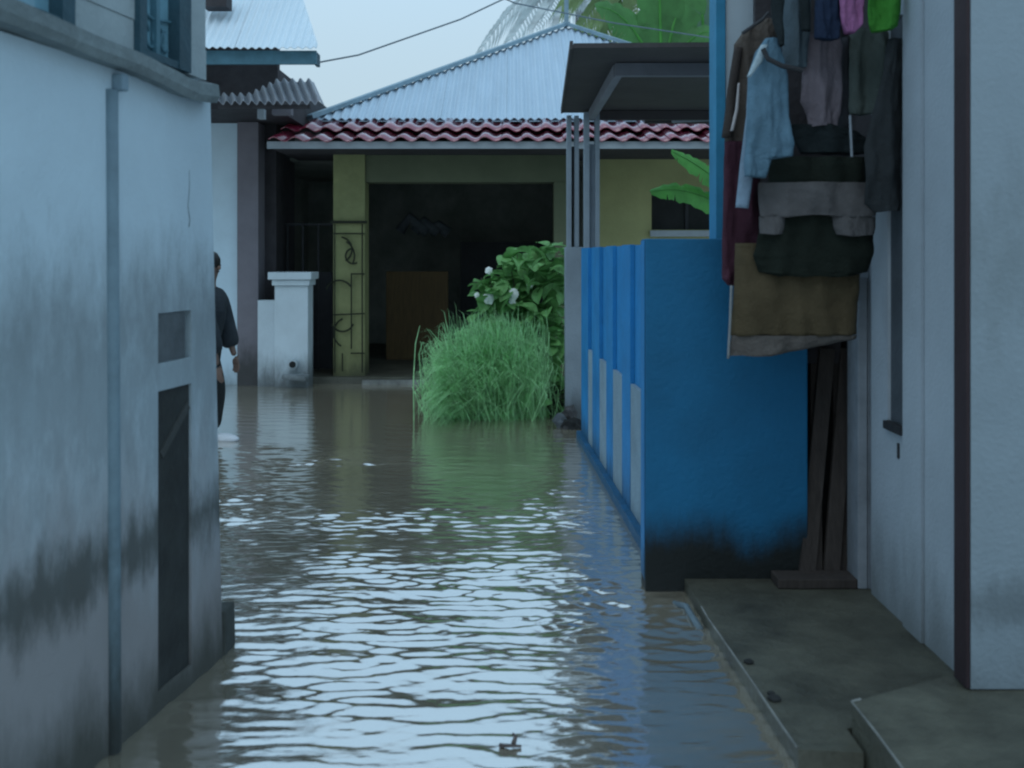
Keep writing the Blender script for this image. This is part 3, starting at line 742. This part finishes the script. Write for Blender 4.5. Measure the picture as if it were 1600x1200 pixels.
garment('blue_shirt', 'light blue shirt with long pale sleeve hanging in front of the jacket', 'shirt',
        [(60, 1196, 1216), (80, 1182, 1222), (118, 1170, 1232), (180, 1168, 1234), (225, 1165, 1240), (244, 1163, 1238), (249, 1162, 1206), (276, 1163, 1198)], 4.05, LB, thick=.03, fold=.018,
        parts=[('sleeve', [(84, 1180, 1192), (118, 1168, 1186), (180, 1166, 1188), (250, 1158, 1180), (326, 1149, 1170)], cmat('pale_blue', (.19, .27, .35)), .05, dict(thick=.015, fold=.006, cols=6)),
               ('collar', [(70, 1189, 1200), (95, 1178, 1192), (120, 1167, 1173)], cmat('pale_collar', (.33, .43, .48)), -.05, dict(thick=.006, fold=.003, cols=4))])
garment('blue_towel', 'narrow blue-grey towel hanging in shade right of the light blue shirt', 'towel',
        [(-10, 1226, 1268), (40, 1226, 1266), (100, 1222, 1262), (104, 1222, 1262)], 4.12, cmat('slate', (.075, .105, .125)))
garment('black_strap_top', 'black strappy top hanging at the top left of the laundry', 'top',
        [(-10, 1206, 1226), (30, 1208, 1222), (60, 1214, 1224), (72, 1216, 1224)], 4.0, cmat('black', (.014, .02, .022)), cols=6,
        parts=[('strap', [(-10, 1248, 1264), (30, 1250, 1266), (48, 1252, 1266)], cmat('black', (.014, .02, .022)), .02, dict(thick=.015, fold=.006, cols=6))])
garment('navy_shorts', 'small navy shorts hanging between blue-grey towel and pink cloth', 'shorts',
        [(-10, 1274, 1318), (30, 1272, 1316), (58, 1270, 1312), (62, 1272, 1310)], 4.02, cmat('navy', (.018, .030, .060)))
garment('pink_cloth', 'pink rounded cloth hanging between navy shorts and green cloth', 'cloth',
        [(-10, 1312, 1352), (20, 1312, 1351), (38, 1314, 1348), (50, 1321, 1338)], 3.98, cmat('pink', (.32, .13, .27)), thick=.03)
garment('green_cloth', 'bright green cloth hanging at the top right of the laundry', 'cloth',
        [(-10, 1354, 1410), (22, 1355, 1408), (40, 1358, 1404), (48, 1364, 1392)], 3.95, cmat('green', (.045, .20, .03)), thick=.025)
garment('mauve_shirt', 'faded mauve-grey shirt hanging below the navy shorts', 'shirt',
        [(55, 1258, 1312), (70, 1254, 1318), (160, 1249, 1316), (178, 1262, 1314), (198, 1265, 1310)], 4.18, cmat('mauve', (.155, .135, .155)))
garment('grey_trousers', 'dark grey-green trousers hanging below the green cloth', 'trousers',
        [(46, 1330, 1402), (90, 1328, 1404), (150, 1326, 1392), (178, 1326, 1380)], 4.2, cmat('grey_green', (.075, .095, .088)))
garment('dark_trousers', 'near-black trousers hanging between mauve shirt and dark grey-green trousers', 'trousers',
        [(60, 1312, 1330), (180, 1310, 1326), (205, 1310, 1326)], 4.25, cmat('charcoal', (.03, .032, .038)), cols=6)
garment('black_bag', 'black sagging bag hung below the mauve shirt', 'bag',
        [(196, 1231, 1300), (206, 1233, 1340), (222, 1240, 1362), (240, 1250, 1358)], 4.22, cmat('black', (.014, .02, .022)), thick=.05, cols=16)
garment('black_jumper', 'black jumper hanging above the folded grey trousers', 'jumper',
        [(246, 1205, 1356), (262, 1202, 1358), (300, 1206, 1356), (345, 1190, 1364), (400, 1176, 1362), (425, 1186, 1356), (432, 1215, 1330)], 4.2, cmat('black_green', (.014, .019, .015)), thick=.04, cols=18)
garment('charcoal_coat', 'dark charcoal coat hanging rightmost beside the wall, under the green cloth', 'coat', [(62, 1386, 1412), (120, 1378, 1411), (230, 1350, 1410), (318, 1352, 1408), (330, 1366, 1406)], 4.02, cmat('coal', (.030, .035, .038)), thick=.02, cols=14)
PG = cmat('pale_grey', (.10, .098, .10))
garment('grey_leggings', 'pale grey leggings folded over the rail in an upside-down U', 'trousers',
        [(285, 1186, 1372), (300, 1185, 1372), (322, 1186, 1370), (338, 1187, 1368)], 4.15, PG, cols=24,
        parts=[('leg', [(338.5, 1187, 1227), (355, 1187, 1226), (366, 1188, 1222)], PG, 0, dict(thick=.02, fold=.01)),
               ('leg', [(338.5, 1300, 1368), (355, 1302, 1368), (368, 1308, 1366)], PG, 0, dict(thick=.02, fold=.01))])
garment('olive_towel', 'wide olive-brown towel with pale hem, lowest of the laundry', 'towel',
        [(380, 1150, 1346), (430, 1148, 1344), (480, 1145, 1341), (524, 1142, 1339)], 4.24, cmat('olive_brown', (.078, .062, .036)), cols=26, thick=.03, fold=.014,
        parts=[('hem', [(524, 1143, 1339), (530, 1142, 1337), (545, 1140, 1262), (556, 1139, 1205)], cmat('pale_hem', (.10, .092, .085)), 0, dict(cols=26, thick=.03, fold=.014)),
               ('edge', [(446, 1141, 1145), (500, 1139, 1143), (560, 1136, 1140)], cmat('hem_edge', (.20, .22, .23)), -.02, dict(cols=3, thick=.005, fold=.002))])
bm = bmesh.new(); tube(bm, [px(1328, 180, 4.0), px(1331, 245, 4.0)], .005, 6)
mk('hanging_rod', bm, M_pboard, label='thin pale rod hanging among the dark clothes', cat='rod')
bm = bmesh.new(); tube(bm, [px(1160, 52, 4.1), px(1192, 30, 4.1), px(1200, 20, 4.1), px(1212, 32, 4.1)], .007, 8)
mk('coat_hanger', bm, M_greyd, label='dark coat hanger showing above the jacket shoulder', cat='hanger')
bm = bmesh.new(); tube(bm, [px(1192, 76, 3.97), px(1200, 92, 3.97), px(1222, 103, 3.97), px(1254, 110, 3.97)], .010, 8)
mk('coat_hanger', bm, M_greyd, label='thick dark hanger curving across the light blue shirt', cat='hanger')

# ------------------------------------------------------------------ grass clump and shrub
M_grass = mat('grass_blade', (.36, .66, .33), .6, .45, 9, 0, trans=.42)
M_leaf = mat('shrub_leaf', (.17, .38, .13), .5, .45, 7, 0, trans=.3)
M_flower = mat('white_flower', (.7, .75, .72), .7, .05, 9, 0)
def grass_clump():
    rg = random.Random(3); verts = []; faces = []
    C0 = Vector((-.16, 9.65, .0))
    for i in range(4300):
        a = rg.uniform(0, 2 * math.pi); base = C0 + Vector((rg.gauss(0, .20), rg.gauss(0, .12), -.12))
        # blades rise from the middle and weep outward, most to the left
        dirx = rg.gauss(-.22, .38); diry = rg.gauss(-.25, .26)
        h = rg.uniform(.45, 1.08) * (1 - .25 * abs(dirx)) * (1.06 if dirx > -.2 else .97); L_ = Vector((dirx, diry, 0))
        top = base + Vector((L_.x * .45, L_.y * .45, h + .12)); droop = rg.uniform(.12, .55) * (abs(dirx) + .35)
        tip = base + Vector((L_.x * 1.15, L_.y * 1.2, h - droop + .12))
        if tip.x < -.76: tip.x = -.76 + rg.uniform(-.10, .10)
        if tip.x > .3: tip.x = .3 + rg.uniform(-.06, .04)
        if i % 28 == 0:
            top.z += rg.uniform(.0, .12); tip += Vector((rg.uniform(-.16, .05), 0, rg.uniform(-.05, .15)))
        wv = Vector((rg.uniform(-1, 1), rg.uniform(-.6, .6), 0)).normalized() * rg.uniform(.0035, .0075)
        n0 = len(verts)
        for k in range(5):
            t = k / 4; p = base.lerp(top, t).lerp(top.lerp(tip, t), t); ww = wv * (1 - t) ** .6
            if k < 4: verts += [p - ww, p + ww]
            else: verts.append(p)
        for k in range(3): faces.append((n0 + 2*k, n0 + 2*k + 1, n0 + 2*k + 3, n0 + 2*k + 2))
        faces.append((n0 + 6, n0 + 7, n0 + 8))
    o0 = Vector((-.16, 9.65, 0)); me = bpy.data.meshes.new('grass_clump')
    me.from_pydata([tuple(v - o0) for v in verts], [], faces); me.materials.append(M_grass)
    link('grass_clump', me, None, o0, label='tall weeping clump of bright green grass growing out of the flood water', cat='grass clump')
grass_clump()
SH = thing('leafy_shrub', 'dark leafy shrub with white blossoms behind the bright grass clump', 'shrub', (.3, 10.1, 0))
def leaf_mesh(name, L_=.17, W_=.062, m=M_leaf):
    bm = bmesh.new(); n = 5; c, l, r = [], [], []
    for k in range(n + 1):
        t = k / n; wd = W_ * math.sin(math.pi * min(1, t * .92 + .06)) ** .8; z = -.25 * L_ * t * t
        c.append(bm.verts.new((0, t * L_, z))); l.append(bm.verts.new((-wd, t * L_, z + .25 * wd))); r.append(bm.verts.new((wd, t * L_, z + .25 * wd)))
    for k in range(n): bm.faces.new((l[k], c[k], c[k+1], l[k+1])); bm.faces.new((c[k], r[k], r[k+1], c[k+1]))
    me = bpy.data.meshes.new(name); bm.to_mesh(me); bm.free(); me.materials.append(m); 
    return me
lm = leaf_mesh('leaf')
bm = bmesh.new(); rg = random.Random(11)
tips = []
for k in range(16):
    tx, ty, tz = rg.uniform(-.35, .52), 10.1 + rg.uniform(-.25, .3), rg.uniform(.9, 1.62)
    if tx < .0: tz = min(tz, 1.25 + .7 * (tx + .35))
    p0 = Vector((rg.uniform(.1, .4), 10.1, -.2)); p2 = Vector((tx, ty, tz)); p1 = p0.lerp(p2, .5) + Vector((rg.uniform(-.1, .1), 0, .1))
    tube(bm, [p0, p1, p2], .014, 5, .004); tips.append((p0, p1, p2))
mk('stem', bm, M_trunk, SH)
def inshrub(x, z):
    tz = 1.60 if x > .05 else (1.60 - (0.05 - x) * 1.1)
    return -.36 < x < .50 and z < tz
cnt = 0; extra_v, extra_f = [], []
while cnt < 1000:
    x, y, z = rg.uniform(-.36, .52), 10.1 + rg.gauss(-.05, .2), rg.uniform(.05, 1.62)
    if not inshrub(x, z): continue
    if noise.noise((x * 5, y * 5, z * 5)) < -.22: continue
    rot = Matrix.Rotation(rg.uniform(0, 6.28), 4, 'Z') @ Matrix.Rotation(rg.uniform(-1.0, .5), 4, 'X') @ Matrix.Rotation(rg.uniform(-.5, .5), 4, 'Y')
    s = rg.uniform(.7, 1.25)
    if cnt < 290:
        y = 10.1 - rg.uniform(.1, .35)
        o = link('leaf', lm, SH, Vector((x, y, z)) - root_loc(SH)); o.rotation_euler = rot.to_euler(); o.scale = (s, s, s)
    else:
        n0 = len(extra_v); mm = Matrix.Translation(Vector((x, y, z)) - root_loc(SH)) @ rot @ Matrix.Scale(s, 4)
        extra_v += [tuple(mm @ v.co) for v in lm.vertices]; extra_f += [tuple(i + n0 for i in p.vertices) for p in lm.polygons]
    cnt += 1
me = bpy.data.meshes.new('inner_leaves'); me.from_pydata(extra_v, [], extra_f); me.materials.append(M_leaf)
link('inner_leaves', me, SH, kind='stuff')
for (a, b, s) in ((764, 466, .055), (803, 460, .05), (800, 470, .04), (764, 423, .035), (828, 445, .03), (745, 461, .025)):
    p = px(a, b, 9.75); bm = bmesh.new(); bmesh.ops.create_icosphere(bm, subdivisions=2, radius=s)
    for v in bm.verts: v.co.y *= .5; v.co.z *= 1.1; v.co *= 1 + .45 * noise.noise(v.co * 40 + Vector((a, 0, 0)))
    bmesh.ops.translate(bm, verts=bm.verts, vec=p); mk('blossom', bm, M_flower, SH)
# ground cover at the waterline below them
bm = bmesh.new()
for i in range(500):
    x = rg.uniform(-.3, .55); y = 9.55 + rg.uniform(0, .6); z = rg.uniform(-.02, .28)
    mm = Matrix.Translation((x, y, z)) @ Matrix.Rotation(rg.uniform(0, 6.28), 4, 'Z') @ Matrix.Rotation(rg.uniform(-1, .8), 4, 'X')
    v = [bm.verts.new(mm @ Vector(c)) for c in ((-.02, 0, 0), (.02, 0, 0), (.025, .05, 0), (0, .09, -.01), (-.025, .05, 0))]
    bm.faces.new(v)
mk('undergrowth', bm, mat('undergrowth_leaf', (.03, .05, .025), .8, .4, 9, 0), kind='stuff')

# ------------------------------------------------------------------ banana leaves and palms
M_ban = mat('banana_leaf', (.09, .34, .06), .4, .25, 4, .1, 40, trans=.4, spec=.4)
M_bandk = mat('banana_leaf_dark', (.06, .18, .05), .5, .25, 3, .1, 40, trans=.3)
M_palm = mat('palm_leaflet', (.19, .28, .12), .5, .3, 3, 0, trans=.3)
M_palmp = mat('palm_leaflet_hazed', (.50, .57, .58), .35, .3, 3, 0, trans=.3, spec=.7)  # haze and sky light are mixed into this pale leaf colour
def big_leaf(parent, p0, p1, p2, wd, m, up=Vector((0, -1, .45)), n=22, name='leaf', torn=.5):
    p0, p1, p2 = Vector(p0), Vector(p1), Vector(p2); bm = bmesh.new(); rg2 = random.Random(int(abs(p0.x + p2.z) * 1000))
    pts = [p0.lerp(p1, t / n).lerp(p1.lerp(p2, t / n), t / n) for t in range(n + 1)]
    for side in (-1, 1):
        prev = None
        for i, p in enumerate(pts):
            t = i / n; d = (pts[min(i+1, n)] - pts[max(i-1, 0)]).normalized(); s = d.cross(up.normalized()).normalized() * side
            ww = wd * (math.sin(math.pi * min(1, .08 + t * .9)) ** .55) * (1 + .12 * rg2.uniform(-1, 1))
            fl = Vector((0, 0, -.35 * ww * rg2.uniform(.5, 1.3)))
            e = (bm.verts.new(p), bm.verts.new(p + s * ww * .5 + fl * .25), bm.verts.new(p + s * ww + fl))
            if prev:
                if rg2.random() < torn * .45 :
                    prev = (prev[0], prev[1], bm.verts.new(prev[2].co + d * .02))
                bm.faces.new((prev[0], e[0], e[1], prev[1])); bm.faces.new((prev[1], e[1], e[2], prev[2]))
            prev = e
    o = mk(name, bm, m, parent, recalc=False)
    bm2 = tube(bmesh.new(), pts[::3] + [pts[-1]], .02 * wd / .2, 6, .004)
    mk('midrib', bm2, M_ban, o)
    return o
BP = thing('banana_plant', 'banana plant with two bright green leaves reaching left across the yellow wall window', 'banana plant', (2.25, 9.9, 0))
mk('stem', tube(bmesh.new(), [(2.3, 9.9, -.3), (2.32, 9.9, 1.0), (2.28, 9.9, 2.0)], .09, 10, .06), M_ban, BP, smooth=True)
big_leaf(BP, (2.26, 9.9, 2.0), px(1105, 262, 9.8), px(1049, 236, 9.6), .10, M_ban)
big_leaf(BP, (2.26, 9.9, 1.85), px(1080, 282, 9.8), px(1016, 300, 9.6), .11, M_ban)
big_leaf(BP, (2.28, 9.9, 2.0), (2.7, 10, 2.9), (3.2, 10.1, 2.6), .14, M_ban)
# big-leaved banana plants behind the house
def banana(loc, leaves, label, m):
    t = thing('banana_plant', label, 'banana plant', loc)
    mk('stem', tube(bmesh.new(), [loc, (loc[0] + .05, loc[1], 2.5), (loc[0], loc[1], 4.6)], .16, 10, .1), m, t, smooth=True)
    for (p1, p2, wd) in leaves: big_leaf(t, (loc[0], loc[1], 4.5), p1, p2, wd, m, n=26)
    return t
DB = 18.5
banana((pX(1035, DB), DB, -.4), [(px(1030, 20, DB), px(1030, -90, DB - .1), .42), (px(1050, -20, DB), px(1110, -60, DB), .4), (px(990, 10, DB), px(930, 10, DB - .3), .35), (px(1070, 40, DB), px(1120, 50, DB - .3), .38)],
       'broad dark green banana plant rising behind the brown carport canopy', M_bandk)
banana((pX(1100, 19.5), 19.5, -.4), [(px(1100, 0, 19.5), px(1090, -60, 19.5), .45), (px(1120, 10, 19.5), px(1170, 20, 19.5), .45), (px(1075, 20, 19.5), px(1040, 30, 19.5), .4)],
       'grey-green banana plant behind the carport canopy beside the blue post', mat('banana_leaf_grey', (.10, .19, .12), .5, .25, 3, .1, 40, trans=.3))
def frond(parent, p0, p1, p2, L_, m, n=24, name='frond'):
    p0, p1, p2 = Vector(p0), Vector(p1), Vector(p2); bm = bmesh.new(); rg2 = random.Random(int(abs(p2.x * 37 + p2.z * 91) * 10))
    pts = [p0.lerp(p1, t / n).lerp(p1.lerp(p2, t / n), t / n) for t in range(n + 1)]
    tube(bm, pts[::5] + [pts[-1]], .03, 5, .008)
    for i in range(4, n + 1):
        t = i / n; d = (pts[min(i+1, n)] - pts[max(i-1, 0)]).normalized()
        for side in (-1, 1):
            s = d.cross(Vector((0, -.4, 1))).normalized() * side
            ll = L_ * (math.sin(math.pi * min(1, .12 + t * .8)) ** .6) * rg2.uniform(.8, 1.1)
            q = pts[i]; mid = q + (s * .6 + d * .45).normalized() * ll * .5 + Vector((0, 0, -.06 * ll)); tip = q + (s * .55 + d * .75).normalized() * ll + Vector((0, 0, -.42 * ll))
            wv = d.cross(s).normalized() * .014 + d * .03
            a, b, c, e = (bm.verts.new(v) for v in (q - wv, q + wv, mid + wv * 1.2, mid - wv * 1.2)); f = bm.verts.new(tip)
            bm.faces.new((a, b, c, e)); bm.faces.new((e, c, f))
    return mk(name, bm, m, parent, recalc=False)
def palm(loc, zt_, specs, label, m):
    t = thing('palm_tree', label, 'palm tree', loc)
    mk('trunk', tube(bmesh.new(), [loc, (loc[0] + .1, loc[1], zt_ * .5), (loc[0], loc[1], zt_)], .17, 10, .12), M_trunk, t, smooth=True)
    for (p1, p2, L_) in specs: frond(t, (loc[0], loc[1], zt_), p1, p2, L_, m)
DP = 24
c1 = pX(905, DP)
palm((c1, DP, -.4), pZ(-55, DP), [(px(830, -45, DP), px(752, 78, DP), .8), (px(850, -20, DP), px(800, 60, DP - .5), .7), (px(870, -10, DP), px(835, 42, DP - 1), .6), (px(940, -40, DP), px(985, 60, DP), .8),
      (px(960, -60, DP), px(1040, 30, DP), .9), (px(900, -10, DP), px(870, 40, DP - 1), .6), (px(930, 0, DP), px(930, 70, DP - 1), .7), (px(850, -90, DP), px(770, -70, DP), .9)],
     'coconut palm with haze put into its pale leaf colour, showing left of the zinc roof peak', M_palmp)
DP = 21
palm((pX(1010, DP), DP, -.4), pZ(-70, DP), [(px(960, -40, DP), px(905, 45, DP), .9), (px(970, -10, DP), px(940, 70, DP), .8), (px(1000, -10, DP), px(985, 80, DP - 1), .8), (px(940, -70, DP), px(880, 5, DP), .9), (px(1060, -20, DP), px(1090, 90, DP), .9), (px(1080, -50, DP), px(1140, 40, DP), .9)],
     'green coconut palm hanging over the right slope of the zinc roof', M_palm)

# ------------------------------------------------------------------ overhead wires
def wire(pts, label):
    out = []
    for a, b in zip(pts[:-1], pts[1:]):
        for k in range(8):
            out.append(Vector(a).lerp(Vector(b), k / 8))
    out.append(Vector(pts[-1]))
    mk('overhead_wire', tube(bmesh.new(), out, .009, 6), M_wire, label=label, cat='wire')
wire([px(430, 96, 11.5), px(495, 98, 11.4), px(560, 86, 11.5), px(640, 58, 11.7), px(720, 30, 12), px(775, 4, 12.2), px(810, -12, 12.4)], 'thin wire sagging from the teal fascia across the open sky')
wire([px(775, -8, 12.5), px(805, 5, 12.7), px(870, 18, 13.5), px(960, 36, 14.5), px(1130, 62, 16)], 'thin wire passing behind the zinc roof peak into the palm')

# ------------------------------------------------------------------ person
PS = thing('person', 'person in dark shirt and trousers with white sandals wading out from behind the left house', 'person', (pX(312, 8.3), 8.3, 0), R(-20))
def skin_obj(name, pts, edges, radii, m, parent, sub=2, root=0):
    me = bpy.data.meshes.new(name); me.from_pydata([tuple(p) for p in pts], edges, []); me.materials.append(m)
    o = bpy.data.objects.new(name, me); SC.collection.objects.link(o); o.parent = parent
    sk = o.modifiers.new('Skin', 'SKIN'); sk.use_smooth_shade = True
    ss_ = o.modifiers.new('Sub', 'SUBSURF'); ss_.levels = sub; ss_.render_levels = sub
    for i, r in enumerate(radii):
        v = me.skin_vertices[0].data[i]; v.radius = r if isinstance(r, tuple) else (r, r); v.use_root = (i == root)
    return o
# local frame: +x forward, y sideways (left +), z up; a step mid-stride, back a little bent
P = [(0, 0, .76), (.02, 0, .92), (.06, 0, 1.08), (.06, 0, 1.20), (.08, 0, 1.28), (.10, 0, 1.36), (.105, 0, 1.43), (.10, 0, 1.48),
     (.05, .10, 1.18), (.06, .17, 1.14), (.09, .21, .93), (.17, .20, .74), (.20, .19, .68),
     (.05, -.10, 1.18), (.06, -.17, 1.14), (.22, -.21, .92), (.29, -.19, .72), (.30, -.18, .64),
     (0, .08, .74), (.10, .09, .42), (.06, .09, .08), (.06, .09, -.02), (.18, .09, -.04),
     (0, -.08, .74), (.06, -.09, .42), (-.09, -.09, .12), (-.10, -.09, .06), (.02, -.09, .02)]
Ed = [(0, 1), (1, 2), (2, 3), (3, 4), (4, 5), (5, 6), (6, 7), (3, 8), (8, 9), (9, 10), (10, 11), (11, 12), (3, 13), (13, 14), (14, 15), (15, 16), (16, 17),
      (0, 18), (18, 19), (19, 20), (20, 21), (21, 22), (0, 23), (23, 24), (24, 25), (25, 26), (26, 27)]
Rr = [.11, .10, .115, .09, .05, .07, .082, .06, .06, .05, .037, .027, .022, .06, .05, .037, .027, .022, .08, .055, .036, .035, .028, .08, .055, .036, .035, .028]
skin_obj('body', P, Ed, Rr, M_skin, PS)
sp = [0, 1, 2, 3, 8, 9, 10, 11, 13, 14, 15, 16]; ix = {v: i for i, v in enumerate(sp)}
se = [(ix[a], ix[b]) for a, b in Ed if a in ix and b in ix]
skin_obj('shirt', [P[i] for i in sp], se, [.16, .18, .19, .15, .10, .09, .09, .075, .115, .115, .11, .08], M_shirt, PS)
sp = [0, 18, 19, 20, 23, 24, 25]; ix = {v: i for i, v in enumerate(sp)}
se = [(ix[a], ix[b]) for a, b in Ed if a in ix and b in ix]
skin_obj('trousers', [P[i] for i in sp], se, [.125, .10, .082, .062, .10, .082, .062], M_trouser, PS)
# head details
def blob(name, c, r, m, sc=(1, 1, 1), parent=PS):
    bm = bmesh.new(); bmesh.ops.create_icosphere(bm, subdivisions=3, radius=r)
    for v in bm.verts: v.co = Vector((v.co.x * sc[0], v.co.y * sc[1], v.co.z * sc[2])) * (1 + .05 * noise.noise(v.co * 30))
    bmesh.ops.translate(bm, verts=bm.verts, vec=c); return mk(name, bm, m, parent, local=True, smooth=True)
blob('hair', (.083, 0, 1.455), .098, M_hair, (1.05, .92, .95))
blob('nose', (.185, 0, 1.405), .014, M_skin, (1.3, .8, 1.3))
for s in (-1, 1):
    blob('ear', (.09, .08 * s, 1.41), .022, M_skin, (.7, .35, 1.2)); blob('eye', (.172, .03 * s, 1.425), .010, M_hair)
blob('mouth', (.178, 0, 1.375), .014, M_maroon, (.5, 1.4, .4))
# hands
for s, w0, sd_ in ((1, Vector((.20, .19, .68)), 1), (-1, Vector((.30, -.18, .64)), -1)):
    pts = [w0, w0 + Vector((.015, 0, -.05))]; ed = [(0, 1)]; rr = [.022, .028]
    for k in range(4):
        bvec = pts[1] + Vector((-.022 + .015 * k, 0, -.018)); L_ = (.055, .066, .07, .06)[k]
        n0 = len(pts); pts += [bvec, bvec + Vector((.008, -.006 * sd_, -L_ * .5)), bvec + Vector((.006, -.022 * sd_, -L_))]
        ed += [(1, n0), (n0, n0+1), (n0+1, n0+2)]; rr += [.0095, .009, .007]
    n0 = len(pts); pts += [pts[0] + Vector((.03, -.005 * sd_, -.03)), pts[0] + Vector((.042, -.015 * sd_, -.062))]; ed += [(0, n0), (n0, n0+1)]; rr += [.011, .009]
    skin_obj('hand', pts, ed, rr, M_skin, PS)
for (c, sy) in (((.17, .09, .02), 1), ((-.02, -.09, .035), 1)):
    blob('sandal', c, .13, M_sandal, (1.05, .42, .30))

# ------------------------------------------------------------------ bottle-like float on the water
bm = bmesh.new(); p = px(797, 1165, 3.13)
tube(bm, [(p.x - .032, 3.13, .004), (p.x, 3.12, .008), (p.x + .034, 3.125, .004)], .007, 8, .004)
tube(bm, [(p.x + .01, 3.125, .01), (p.x + .018, 3.14, .028), (p.x + .008, 3.15, .030)], .008, 8, .004)
mk('floating_litter', bm, mat('litter_brown', (.10, .085, .08), .6, .3, 30, .2, 60), label='small brown scrap floating on the bright water near the bottom', cat='litter', smooth=True)
